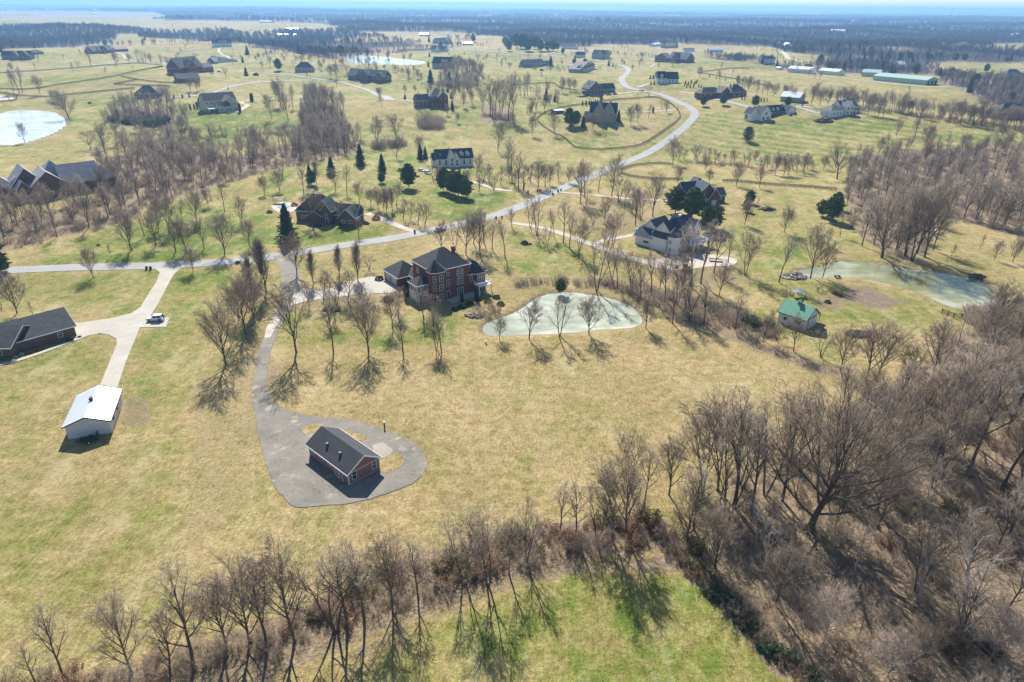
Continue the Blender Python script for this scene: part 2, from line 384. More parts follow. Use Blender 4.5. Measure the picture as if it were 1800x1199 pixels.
for q in range(3): add_bare('v', 20 + q, 14, clear=.22, spread=.55, n1=15, n2=7, n3=6, n4=7, up=.6, l1=.56, lead=.74, stems=(1, 1, 2)[q], topr=.4, wob=.06, lean=.02)
for q in range(2): add_bare('c', 30 + q, 12, clear=.13, spread=.42, n1=24, n2=8, n3=5, n4=6, up=1.0, l1=.42, lead=.86, topr=.55, wob=.05)
for q in range(4): add_bare('f', 40 + q, 17, twig=WOODTWIG, clear=(.35, .28, .45, .2)[q], spread=(.6, .75, .65, .5)[q], n1=14, n2=6, n3=5, n4=5, up=.7, l1=.40, lead=.86, wob=.07, lean=.05, stems=(1, 1, 1, 2)[q], topr=.55)
for q in range(2): add_bare('s', 50 + q, 7, clear=.14, spread=.75, n1=11, n2=5, n3=4, n4=5, up=.7, l1=.50, lead=.72, r0=.13, stems=(1, 3)[q])
add_bare('o', 60, 17, clear=.16, spread=1.05, n1=17, n2=10, n3=6, n4=6, up=.9, l1=.66, lead=.5, r0=.42, wob=.12, topr=.15)
add_bare('o', 61, 18, clear=.2, spread=.8, n1=13, n2=10, n3=6, n4=6, up=.6, l1=.62, lead=.58, r0=.45, wob=.15, topr=.2)
add_bare('w', 62, 10, bark=PALEBARK, twig=PINKTWIG, clear=.1, spread=.9, n1=18, n2=9, n3=6, n4=6, up=.7, l1=.6, lead=.6, topr=.3)
add_bare('y', 70, 4.5, clear=.25, spread=.5, n1=8, n2=4, n3=2, n4=3, up=.6, l1=.34, lead=.85, r0=.06)
add_bare('p', 75, 16, bark=PALEBARK, twig=PALEBARK, clear=.3, spread=.7, n1=9, n2=4, n3=4, n4=3, up=.3, l1=.42, lead=.9, wob=.2, lean=.25)
rg = np.random.default_rng(5)
def thicket(seed, H, W, n, twig, leaf=None, nl=0):
    R = random.Random(seed); S = []
    for i in range(n):
        a = R.random() * 6.3; rr = W * math.sqrt(R.random()); x, y = rr * math.cos(a), rr * math.sin(a); p = (x, y, -.2)
        hh = H * R.uniform(.5, 1) * (1 - .45 * (rr / W) ** 2); d = unit((x * .35 / W + R.uniform(-.3, .3), y * .35 / W + R.uniform(-.3, .3), 1))
        for k in range(3):
            q = (p[0] + d[0] * hh / 3, p[1] + d[1] * hh / 3, p[2] + d[2] * hh / 3); S.append((p, q, .035 - .01 * k, .025 - .008 * k, 2))
            for m in range(7):
                f = R.random(); o = tuple(p[c] * (1 - f) + q[c] * f for c in range(3))
                d2 = unit((d[0] + R.uniform(-1, 1), d[1] + R.uniform(-1, 1), R.uniform(.1, 1.1))); L = hh * R.uniform(.14, .34)
                e = tuple(o[c] + d2[c] * L for c in range(3)); S.append((o, e, .014, .008, 3))
                for z in range(4):
                    f2 = R.random(); o2 = tuple(o[c] * (1 - f2) + e[c] * f2 for c in range(3)); d3 = unit(tuple(d2[c] + R.uniform(-.8, .8) for c in range(3)))
                    S.append((o2, tuple(o2[c] + d3[c] * L * .6 for c in range(3)), .011, 0, 4))
            p = q; d = unit((d[0] + R.uniform(-.25, .25), d[1] + R.uniform(-.25, .25), d[2]))
    return S
def join_segs(S, leaf, sz, name, mats, nl, R):
    me = segs_to_mesh(name, S, mats[:2], SIDES)
    if nl:
        tips = np.array([s[1] for s in S if s[4] >= 3]); P = tips[R.integers(0, len(tips), nl)] + R.normal(size=(nl, 3)) * .15
        l = leaf_cloud(name, P, sz, [leaf], R)
        a = bpy.data.objects.new('a', me); b = bpy.data.objects.new('b', l); import bmesh
        bm = bmesh.new(); bm.from_mesh(me); k = len(bm.faces); bm.from_mesh(l); bm.faces.ensure_lookup_table()
        me.materials.append(leaf)
        for f in bm.faces[k:]: f.material_index = 2
        bm.to_mesh(me); bm.free(); bpy.data.objects.remove(a); bpy.data.objects.remove(b)
    return me
THICK = {'b': [], 'g': [], 'd': []}
for q in range(4): THICK['b'].append(join_segs(thicket(80 + q, (3.6, 4.6, 3.0, 5.4)[q], (2.0, 2.4, 2.2, 2.2)[q], (26, 30, 30, 26)[q], BRUSH), None, 0, 'thicket_mesh', [BRUSH, BRUSH], 0, rg))
THICK['g'].append(join_segs(thicket(90, 3.8, 2.0, 20, BRUSH), OLIVE, .16, 'olive_thicket_mesh', [BRUSH, BRUSH, OLIVE], 2600, rg))
THICK['g'].append(join_segs(thicket(91, 3.0, 1.8, 18, BRUSH), RUST, .13, 'rusty_thicket_mesh', [BRUSH, BRUSH, RUST], 1300, rg))
THICK['d'].append(join_segs(thicket(92, 4.2, 2.2, 22, BRUSH), SPRUCE, .17, 'evergreen_thicket_mesh', [BRUSH, BRUSH, SPRUCE], 3600, rg))
def conifer(kind, seed, H, W, n, mat, shape):
    R = np.random.default_rng(seed); S = [((0, 0, -.3), (0, 0, H * .96), H * .016, .03, 0)]; P = []; MI = []
    nb = int(n / 40)
    for i in range(nb):
        t = (i + R.random()) / nb
        if shape == 'spruce': z = H * (.04 + .95 * t); L = W * (1 - t) ** .85 * R.uniform(.55, 1.15) + .15; dz = -.18 + .3 * t
        elif shape == 'pine': z = H * (.16 + .8 * t); L = W * (math.sin(PI * (.2 + .76 * t)) ** .8) * R.uniform(.45, 1.25); dz = .25
        else: z = H * (.03 + .92 * t); L = W * (1 - t ** 3) ** .5 * R.uniform(.85, 1.05); dz = .4
        a = i * 2.4 + R.random() * .8; c, s = math.cos(a), math.sin(a)
        tip = (c * L, s * L, z + dz * L); S.append(((0, 0, z), tip, max(.02, .05 * L / W), .012, 2))
        m = 40
        if shape == 'pine':
            for g in range(4):
                u = R.uniform(.45, 1.05); ctr = np.array([c * L * u, s * L * u, z + dz * L * u]) + R.normal(size=3) * .25 * W * .3
                P.append(ctr + R.normal(size=(m // 4 * 2, 3)) * np.array([.36, .36, .13]) * W * .21); MI += [0] * (m // 4 * 2)
        else:
            u = R.uniform(.12, 1.05, m); w = .20 * L * (1.15 - u) + .08
            q = np.stack([c * L * u, s * L * u, z + dz * L * u], 1); q[:, 0] += -s * R.uniform(-1, 1, m) * w * 1.8; q[:, 1] += c * R.uniform(-1, 1, m) * w * 1.8
            q[:, 2] += R.uniform(-.9, .35, m) * (.16 + .05 * H * .2); P.append(q); MI += [0] * m
    P = np.concatenate(P); sz = {'spruce': .30, 'pine': .36, 'thuja': .20}[shape] * (H / 9) ** .4
    tm = segs_to_mesh('conifer_trunk_mesh', S, [BARK, BARK], SIDES); cm_ = leaf_cloud('conifer_crown_mesh', P, sz, [mat], R)
    PROTO.setdefault(kind, []).append((tm, cm_, None, H))
conifer('E', 1, 11, 2.9, 7200, SPRUCE, 'spruce'); conifer('E', 2, 11, 3.3, 7200, SPRUCE, 'spruce')
conifer('P', 3, 11, 4.2, 5200, PINE, 'pine'); conifer('P', 4, 11, 3.7, 4600, PINE, 'pine')
conifer('A', 5, 5, .85, 3600, SPRUCE, 'thuja')
conifer('H', 6, 5, 2.2, 3600, SPRUCE, 'thuja')
def shrub_mesh(seed, r, n, mat):
    R = np.random.default_rng(seed); d = R.normal(size=(n, 3)); d /= np.linalg.norm(d, axis=1)[:, None]; d[:, 2] = np.abs(d[:, 2]) * 1.05
    lump = 1 + .16 * np.sin(d[:, 0] * 5 + seed) * np.cos(d[:, 1] * 4 + d[:, 2] * 3)
    return leaf_cloud('shrub_mesh', d * r * (R.uniform(.72, 1, (n, 1)) * lump[:, None]), .13, [mat], R)
SHRUB = {'g': shrub_mesh(1, 1, 900, SPRUCE), 'p': shrub_mesh(2, 1, 900, PINE), 'o': shrub_mesh(3, 1, 800, OLIVE), 'r': shrub_mesh(4, 1, 700, RUST),
         'w': shrub_mesh(5, 1, 500, M('pale_blossom', (.62, .62, .50))), 'd': shrub_mesh(6, 1, 900, leaf_mat('dark_red_leaves', (.04, .012, .014), (.10, .03, .03)))}
# low-detail far prototypes: whole trees, thicker twigs
FARP = []
def far_tree(seed, H, n):
    R = random.Random(seed); S = []
    for i in range(n):
        x, y = (R.uniform(-1, 1) * 4.5 * (n > 1), R.uniform(-1, 1) * 4.5 * (n > 1)); h = H * R.uniform(.75, 1.1)
        s = grow(R, h, clear=.3, spread=.6, n1=9, n2=4, n3=3, n4=2, up=.6, l1=.36, lead=.9)
        for a, b, r0, r1, lv in s:
            k = (1.2, 1.6, 2.2, 3.2, 4.2)[lv]; S.append(((a[0] + x, a[1] + y, a[2]), (b[0] + x, b[1] + y, b[2]), r0 * k, r1 * k, lv))
    return segs_to_mesh('far_tree_mesh', S, [TWIGFAR, TWIGFAR], {0: 4, 1: 3, 2: 3, 3: 3, 4: 3})
FARP = [far_tree(200, 13, 1), far_tree(201, 14, 1), far_tree(202, 12, 1)]
CLUMPP = [far_tree(210, 13, 5), far_tree(211, 14, 5)]

# ------------------------------------------------------------------ placing trees
SIZEW = lambda m: 'young' if m < 6 else ('tall' if m > 14 else 'medium')
KN = dict(r='round bare tree', v='spreading bare tree', c='narrow bare tree', f='thin bare tree', s='small bare tree',
          o='huge bare tree', y='bare sapling', p='pale-barked bare tree', w='pinkish bushy bare tree', E='dark green spruce', P='green bushy pine', A='columnar evergreen', H='rounded evergreen')
ORD = ['first', 'second', 'third', 'fourth', 'fifth', 'sixth', 'seventh', 'eighth', 'ninth', 'tenth', 'eleventh', 'twelfth', 'thirteenth', 'fourteenth', 'fifteenth', 'sixteenth', 'seventeenth', 'eighteenth', 'nineteenth', 'twentieth']
ORD += ['twenty-' + w for w in ORD[:9]] + ['thirtieth'] + ['thirty-' + w for w in ORD[:9]] + ['fortieth']
PL = []             # dicts of every bare tree to be placed; conifers are placed at once
rt = random.Random(77)
def place(o_kind, p, hm, rz, label, group):
    vs = PROTO[o_kind]; v = vs[rt.randrange(len(vs))] if not isinstance(hm, tuple) else vs[hm[1]]
    hm = hm if not isinstance(hm, tuple) else hm[0]
    name = {'E': 'spruce_tree', 'P': 'pine_tree', 'A': 'columnar_evergreen', 'H': 'evergreen_tree', 'y': 'sapling', 'o': 'oak_tree'}.get(o_kind, 'bare_tree')
    e = empty(name, (p[0], p[1], p[2] - .05), rz, label, 'tree', group); s = hm / v[3]; e.scale = (s * rt.uniform(.94, 1.08),) * 2 + (s,)
    link(bpy.data.objects.new('trunk', v[0]), e); link(bpy.data.objects.new('crown', v[1]), e)
    return e
def ords(items, phrase, single=None):
    n = len(items)
    for i, it in enumerate(sorted(items, key=lambda q: q[0])):
        if n == 1: yield it, None
        elif i == 0: yield it, 'leftmost'
        elif i == n - 1: yield it, 'rightmost'
        elif n == 3 and i == 1: yield it, 'middle one'
        else: yield it, ORD[i] + ' from left'
def trees(phrase, s):
    """s: 'x y top kind; ...' base point and top row in the photograph"""
    it = []
    for w in s.split(';'):
        a = w.split()
        if len(a) == 4: it.append((float(a[0]), float(a[1]), float(a[2]), a[3]))
    for (x, y, ty, k), od in ords(it, phrase):
        p = at(x, y); h = max(1.2, tall(p, ty)) * (1.1 if k in 'rvfocs' else 1); lab = (KN[k] + ' ' + phrase) if od is None else '%s, %s, %s' % (KN[k], od, phrase)
        grp = None if len(it) == 1 else 'trees ' + phrase
        if k in 'EPAH': place(k, p, h, rt.random() * 6.3, lab, grp)
        else: PL.append(dict(p=p, h=h, k=k, lab=lab, grp=grp, px=h * FL / max(p[1], 20) + 6))
def inpoly(x, y, P):
    x = np.asarray(x); y = np.asarray(y); c = np.zeros(x.shape, bool); n = len(P)
    for i in range(n):
        x0, y0 = P[i]; x1, y1 = P[(i + 1) % n]
        if y0 == y1: continue
        k = ((y0 > y) != (y1 > y)) & (x < (x1 - x0) * (y - y0) / (y1 - y0) + x0); c ^= k
    return c
def P2(s):
    if not isinstance(s, str): return s
    v = list(map(float, s.replace(',', ' ').split())); return list(zip(v[::2], v[1::2]))
def wpoly(pts): return [tuple(at(x, y)[:2]) for x, y in pts]
def scatter(poly, step, seed, jit=.42):
    R = np.random.default_rng(seed); W = wpoly(poly); xs = [p[0] for p in W]; ys = [p[1] for p in W]
    gx, gy = np.meshgrid(np.arange(min(xs), max(xs), step), np.arange(min(ys), max(ys), step))
    gx = gx.ravel() + R.uniform(-jit, jit, gx.size) * step; gy = gy.ravel() + R.uniform(-jit, jit, gy.size) * step
    k = inpoly(gx, gy, W); return np.stack([gx[k], gy[k], ter(gx[k], gy[k])], 1), R
def wood(phrase, poly, step, kinds, h0, h1, seed, word='bare trees'):
    pts, R = scatter(P2(poly), step, seed)
    for p in pts:
        k = kinds[R.integers(len(kinds))]; h = R.uniform(h0, h1)
        PL.append(dict(p=p, h=h, k=k, lab='bare leafless tree ' + phrase, grp='bare leafless trees ' + phrase, px=h * FL / max(p[1], 20)))
STUFF = {}
def stuff(name, proto, p, s, rz):
    STUFF.setdefault(name, []).append((proto, p[0], p[1], p[2], s, rz))
def brush(name, poly, step, seed, kinds='bbbbg', s0=.7, s1=1.15):
    pts, R = scatter(P2(poly), step, seed)
    for p in pts:
        k = kinds[R.integers(len(kinds))]; L = THICK[k]; stuff(name, L[R.integers(len(L))], p, R.uniform(s0, s1), R.random() * 6.3)
def flush_stuff():
    """each 'stuff' object: a cloud of points on which geometry nodes stand the shared meshes"""
    for name, L in STUFF.items():
        protos = []
        for l in L:
            if l[0] not in protos: protos.append(l[0])
        c = bpy.data.collections.new(name + '_parts')
        for i, me in enumerate(protos): c.objects.link(bpy.data.objects.new('%s_%02d' % (name, i), me))
        me = bpy.data.meshes.new(name); A = np.array([(l[1], l[2], l[3] - .05) for l in L], np.float32)
        me.vertices.add(len(L)); me.vertices.foreach_set('co', A.ravel())
        a = me.attributes.new('pick', 'INT', 'POINT'); a.data.foreach_set('value', np.array([protos.index(l[0]) for l in L], np.int32))
        a = me.attributes.new('size', 'FLOAT', 'POINT'); a.data.foreach_set('value', np.array([l[4] for l in L], np.float32))
        a = me.attributes.new('turn', 'FLOAT_VECTOR', 'POINT'); a.data.foreach_set('vector', np.array([(0, 0, l[5]) for l in L], np.float32).ravel())
        o = link(bpy.data.objects.new(name, me)); lab, cat = STUFFLAB[name]; tag(o, lab, cat, None, 'stuff')
        g = bpy.data.node_groups.new(name, 'GeometryNodeTree')
        g.interface.new_socket('Geometry', in_out='INPUT', socket_type='NodeSocketGeometry'); g.interface.new_socket('Geometry', in_out='OUTPUT', socket_type='NodeSocketGeometry')
        n, l_ = g.nodes, g.links; gi = n.new('NodeGroupInput'); go = n.new('NodeGroupOutput')
        mp = n.new('GeometryNodeMeshToPoints'); ip = n.new('GeometryNodeInstanceOnPoints'); ci = n.new('GeometryNodeCollectionInfo')
        ci.inputs['Collection'].default_value = c; ci.inputs['Separate Children'].default_value = True; ci.inputs['Reset Children'].default_value = True
        def na(t, nm): q = n.new('GeometryNodeInputNamedAttribute'); q.data_type = t; q.inputs['Name'].default_value = nm; return q.outputs['Attribute']
        l_.new(gi.outputs[0], mp.inputs['Mesh']); l_.new(mp.outputs[0], ip.inputs['Points']); l_.new(ci.outputs[0], ip.inputs['Instance'])
        ip.inputs['Pick Instance'].default_value = True; l_.new(na('INT', 'pick'), ip.inputs['Instance Index'])
        l_.new(na('FLOAT_VECTOR', 'turn'), ip.inputs['Rotation']); l_.new(na('FLOAT', 'size'), ip.inputs['Scale']); l_.new(ip.outputs[0], go.inputs[0])
        md = o.modifiers.new('scatter', 'NODES'); md.node_group = g
def flush_trees(limit=296):
    PL.sort(key=lambda q: -q['px'])
    for i, q in enumerate(PL):
        if i < limit: place(q['k'], q['p'], q['h'], rt.random() * 6.3, q['lab'], q['grp'])
        else:
            vs = PROTO[q['k']]; v = vs[rt.randrange(len(vs))]
            for nm, me in (('bare_tree_belt', v[0]), ('bare_tree_belt', v[1])):
                pass
            rz = rt.random() * 6.3; s = q['h'] / v[3]
            stuff('bare_tree_belt', v[0], q['p'], s, rz); stuff('bare_tree_belt', v[1], q['p'], s, rz)
STUFFLAB = {'bare_tree_belt': ('smaller bare trees filling the woods and tree belts in the middle distance', 'woodland'),
            'undergrowth': ('tangled grey brown brush and briars under the bare trees', 'undergrowth'),
            'distant_woodland': ('bluish brown leafless woods covering the far country', 'woodland'),
            'distant_evergreens': ('dark evergreen trees dotted through the far woods', 'woodland'),
            'far_orchard_trees': ('scattered small bare trees dotted over far fields and yards', 'trees')}
# ------------------------------------------------------------------ ponds (shore outlines, picture points)
PONDS = {
 'pond_by_mansion': ('846 572 848 584 870 589 930 587 1000 584 1060 578 1108 575 1131 567 1130 555 1119 542 1102 531 1076 522 1040 515 1003 511 970 513 946 519 929 529 914 540 896 549 872 557 855 564', WATER1,
     'pale milky pond behind the row of trees next to the brick mansion'),
 'pond_at_right': ('1385 483 1400 474 1430 468 1455 463 1480 457 1530 461 1600 470 1650 477 1710 487 1730 495 1748 515 1754 535 1740 543 1700 542 1672 538 1640 525 1600 508 1560 497 1520 489 1470 486 1430 488 1405 489', WATER2,
     'long greenish pond beside the wooded knoll on the right'),
 'pond_at_left_edge': ('0 200 20 197 60 196 95 197 112 202 120 211 118 220 100 232 70 243 40 251 0 254 -60 250 -90 235 -70 208 -30 202', WATER3,
     'round bright pond at the left edge of the photo'),
 'distant_lake': ('605 99 625 97 660 98 700 102 735 106 750 109 735 113 690 113 640 112 612 108', WATER3, 'far lake behind trees near the top of the photo')}
PONDW = {}
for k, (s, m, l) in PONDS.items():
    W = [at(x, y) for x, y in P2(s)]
    R_ = []                                     # round the shore off
    n = len(W)
    for i in range(n):
        a, b, c, d = W[i - 1], W[i], W[(i + 1) % n], W[(i + 2) % n]
        for t in (0, .25, .5, .75): R_.append(.5 * (2 * b + (c - a) * t + (2 * a - 5 * b + 4 * c - d) * t * t + (3 * b - a - 3 * c + d) * t ** 3))
    PONDW[k] = np.array(R_)
def sdist(px, py, poly):
    """distance to the outline, negative inside"""
    d = np.full(px.shape, 1e9); n = len(poly)
    for i in range(n):
        a, b = poly[i][:2], poly[(i + 1) % n][:2]; e = b - a; L = max(e @ e, 1e-9)
        t = np.clip(((px - a[0]) * e[0] + (py - a[1]) * e[1]) / L, 0, 1); d = np.minimum(d, np.hypot(px - a[0] - t * e[0], py - a[1] - t * e[1]))
    return np.where(inpoly(px, py, [tuple(p[:2]) for p in poly]), -d, d)

# ------------------------------------------------------------------ land cover, outlined by picture points
WOODS_NEAR = dict(
 low_right='1180 960 1225 905 1262 870 1290 840 1340 815 1400 790 1450 750 1520 700 1560 680 1620 640 1680 585 1715 560 1800 545 2100 560 2200 1300 1500 1300 1400 1180 1330 1110 1260 1020',
 hedge='-100 1250 60 1190 160 1185 300 1150 420 1110 520 1075 620 1020 720 975 820 950 930 925 1040 910 1180 905 1190 965 1060 985 960 1005 860 1040 760 1080 680 1110 560 1160 400 1230',
 belt_left='-80 440 20 440 110 418 200 392 300 350 400 325 470 300 560 285 640 268 640 246 560 245 470 262 400 275 320 262 250 262 190 285 165 300 165 345 110 372 40 372 -80 380',
 mid_right='1500 290 1560 262 1640 262 1800 250 2000 240 2000 420 1800 420 1700 392 1640 370 1640 425 1625 455 1560 448 1520 425 1495 395 1480 330',
 knoll='1540 400 1640 395 1640 440 1600 462 1560 455',
 pond_bank='885 510 945 500 1000 500 1075 512 1130 530 1170 555 1200 575 1240 570 1290 590 1340 605 1372 590 1300 560 1255 535 1200 515 1130 498 1050 490 960 488 900 495',
 mid_tree_mass='835 215 905 215 905 188 850 180',
 upper_clump='183 218 285 232 330 205 300 190 210 185')
GP = [('480 650 900 605 1350 650 1250 720 1050 820 800 870 760 800 700 750 520 715', .16), ('450 900 520 930 640 925 800 880 920 825 925 845 815 900 650 945 515 952 440 915', .0), ('-50 830 120 800 200 850 300 880 300 1000 200 1080 -50 1100', .40), ('-50 880 90 870 130 900 100 960 -50 970', .48), ('330 880 440 900 500 940 480 1000 330 1060', .14),('-200 470 270 478 240 560 120 560 130 600 180 590 205 610 180 680 110 760 80 800 -200 830', .56), ('315 474 420 466 372 520 345 640 318 740 290 860 215 820 205 690 250 590 300 560 285 520', .58),
 ('560 1300 640 1165 780 1100 900 1045 1060 1005 1180 1000 1250 1050 1330 1120 1440 1300', .66), ('60 445 200 400 330 358 480 380 520 420 400 450 80 468', .80), ('510 400 560 395 640 385 720 405 600 425 500 440', .92),
 ('455 300 640 262 900 300 900 350 820 385 690 390 560 340 470 360', .66), ('480 545 850 540 885 590 700 612 490 602', .66), ('760 340 900 340 850 380 790 392', .9),
 ('880 400 1010 430 1060 470 1050 500 880 480', .62), ('1225 190 1330 214 1500 205 1800 250 1760 270 1500 290 1180 285 1215 240', .66), ('1000 205 1190 200 1168 230 1110 258 1010 258 965 225', .42),
 ('300 190 480 190 540 215 420 262 300 250', .78), ('1260 400 1420 440 1370 500 1300 480', .66), ('1300 480 1500 500 1760 560 1700 590 1440 560 1380 540', .5), ('-100 165 140 170 330 165 330 185 140 210 -100 200', .6),
 ('900 120 1100 160 1190 160 1190 182 1010 190 900 180', .55), ('600 190 860 200 1000 250 960 262 700 240 600 230', .52), ('1200 130 1500 200 1750 230 1800 180 1650 155 1500 135 1200 115', .44), ('1330 560 1460 580 1480 640 1390 600', .66)]
BP = [('398 660 402 660 397 760 392 760', .5), ('412 660 416 660 412 760 407 760', .5), ('336 700 350 700 338 880 322 1000 308 1000 325 850', .42),('436 684 478 684 484 702 504 716 560 727 620 733 662 744 706 760 734 773 752 794 758 820 746 844 718 861 672 878 622 892 565 897 514 902 492 882 472 854 456 806 446 765', .55), ('440 640 448 600 462 560 480 540 470 520 484 512 496 545 476 590 474 640 470 690 436 690', .5), ('1150 480 1290 475 1320 490 1280 505 1180 500', .55), ('0 482 270 486 268 476 0 470', .42), ('500 462 600 438 720 421 800 402 860 384 858 376 720 408 600 424 500 440', .4),('1478 508 1520 500 1600 530 1565 548 1510 540', .75), ('1432 520 1500 515 1480 548 1425 545', .6), ('214 690 275 698 262 758 208 752', .52), ('1225 560 1300 585 1400 620 1490 655 1480 672 1380 640 1290 605 1220 580', .62),
 ('1180 968 1260 1030 1330 1125 1420 1199 1360 1199 1280 1100 1190 1010 1060 1000 900 1040 740 1100 620 1170 600 1150 720 1090 860 1030 960 990', .62), ('1010 350 1130 330 1180 365 1120 420 1060 430 990 380', .42),
 ('470 600 500 640 500 700 470 680', .5), ('330 680 440 660 450 900 330 960 330 760', .36), ('505 530 640 515 690 520 700 545 600 540 510 545', .5), ('1140 440 1300 455 1330 480 1230 500 1150 475', .45), ('900 320 1000 330 960 345 900 350', .4)]
SP = [('1225 190 1330 214 1500 205 1800 250 1760 270 1500 290 1180 285 1215 240', 1), ('1000 205 1190 200 1168 230 1110 258 1010 258 965 225', .9), ('480 640 900 610 1300 620 1350 650 1200 700 1000 720 600 700', .32), ('640 205 800 205 860 260 640 245', .8)]
OPEN_FAR = [P2(s) for s in ('0 20 90 19 270 22 300 32 190 48 60 46 0 48', '195 38 330 36 480 38 560 42 620 50 560 56 420 52 300 58 195 50', '640 56 790 56 860 62 780 70 700 66 630 66', '235 66 420 73 300 78 140 82', '205 60 240 60 250 70 205 72',
  '-400 92 110 85 250 82 400 74 470 68 600 78 690 80 840 72 1000 88 1060 92 1200 100 1260 114 1380 122 1480 133 1660 152 1740 175 1760 215 1800 225 2300 260 2300 700 -500 700', '1190 76 1260 80 1350 82 1400 100 1440 118 1340 110 1260 100 1190 94',
  '1640 112 1700 108 1800 118 1810 140 1740 148 1660 130', '1040 78 1180 80 1200 96 1110 94', '1740 78 1800 76 1800 88 1750 88', '1380 92 1440 98 1470 110 1400 108', '1232 80 1290 84 1330 92 1290 98 1230 92', '1560 84 1590 84 1600 90 1565 90', '700 70 830 70 900 80 760 82', '380 50 460 47 520 55 440 62')]
WOODS_FAR = [P2(s) for s in ('1300 92 1382 118 1510 126 1510 100 1380 84', '1130 84 1200 88 1270 96 1382 116 1382 121 1260 102 1200 93 1130 88', '430 84 520 92 612 108 612 100 540 84 440 78', '690 86 760 84 830 76 830 80 760 90 690 92', '1650 150 1720 158 1780 176 1800 200 1830 200 1830 140 1700 126 1650 134','1200 60 1500 62 1640 70 1720 66 1800 60 1900 60 1900 108 1700 100 1640 112 1600 126 1560 130 1480 118 1420 108 1370 100 1290 90 1240 84 1200 80', '850 56 1200 56 1200 74 1000 76 900 70', '1840 120 2100 120 2300 260 1840 240', '-300 40 60 44 190 47 330 52 460 62 560 66 650 76 640 80 520 88 430 76 250 80 110 84 -300 94', '605 74 720 72 830 66 830 73 640 88 600 90', '950 70 1200 74 1340 96 1500 104 1700 96 1700 106 1620 128 1560 136 1480 122 1380 116 1260 106 1200 92 1060 82 960 84',
  '1640 132 1760 132 1800 150 1800 200 1760 200 1690 160', '600 92 640 92 660 98 620 100', '420 78 600 88 612 106 560 104 470 84', '-200 84 10 80 10 92 -200 96', '1500 100 1800 90 1900 110 1700 112 1650 132 1560 130', '1340 108 1500 122 1560 132 1380 126')]
def cover(X, Y, Z):
    d = np.hypot(X, Y); w = np.clip(d * .012, 1.0, 14)          # soft edges: the mean of several slightly shifted samples
    return sum(cover1(X + w * math.cos(a) * k, Y + w * 1.3 * math.sin(a) * k, Z) for a, k in ((0, 0), (0, 1), (1.26, .7), (2.5, 1), (3.8, .7), (5, 1))) / 6
def cover1(X, Y, Z):
    px, py, c = pix(np.stack([X, Y, Z], 1)); ok = c > 5; px = np.where(ok, px, -9999); d = np.hypot(X, Y)
    n1 = np.sin(X / 61 + 1.3 * np.sin(Y / 83)) * np.cos(Y / 47 + np.sin(X / 59)); n2 = np.sin(X / 330 + 2 * np.sin(Y / 410)) * np.cos(Y / 270 + 1.7 * np.sin(X / 380))
    jx = px + 3.5 * np.sin(X / 3.1 + Y / 5.3) * ss(400, 150, d); jy = py + 2.0 * np.sin(Y / 3.7 - X / 4.9) * ss(400, 150, d)
    G = .27 + .12 * n1 + .26 * ss(230, 550, d); WD = np.zeros(len(X)); B = np.zeros(len(X)); S = np.zeros(len(X))
    for s, v in GP: G = np.where(inpoly(jx, jy, P2(s)), v + .05 * n1, G)
    for s, v in BP: B = np.where(inpoly(jx, jy, P2(s)), v, B)
    for s, v in SP: S = np.where(inpoly(jx, jy, P2(s)), v, S)
    for s in WOODS_NEAR.values(): WD = np.where(inpoly(jx, jy, P2(s)), .85, WD)
    far = d > 700; wf = woods_far(X, Y, px, py, d); WD = np.where(far, np.maximum(WD, wf), WD)
    G = np.where(d > 1500, .3 + .28 * n2, G)
    return np.stack([G, WD, B, S], 1).clip(0, 1)
def woods_far(X, Y, px, py, d):
    n = np.sin(X / 410 + 2.1 * np.sin(Y / 530)) + np.sin(Y / 350 + 1.9 * np.sin(X / 620)) + .6 * np.sin((X + Y) / 170 + np.sin(X / 140))
    w = (n > -1.75) & (d > 1500)
    vis = px > -600
    for P in WOODS_FAR: w |= (inpoly(px, py, P) & (d > 700))
    for i, P in enumerate(OPEN_FAR):
        if i == 5: w &= ~(inpoly(px, py, P) & ~np.any([inpoly(px, py, Q) for Q in WOODS_FAR], 0))
        else: w &= ~inpoly(px, py, P)
    w &= (py < 67) | np.any([inpoly(px, py, P) for P in WOODS_FAR], 0) | ~vis | (px < -50) | (px > 1850)
    w &= ~((d < 1500) & ~np.any([inpoly(px, py, P) for P in WOODS_FAR], 0))
    return w.astype(float)
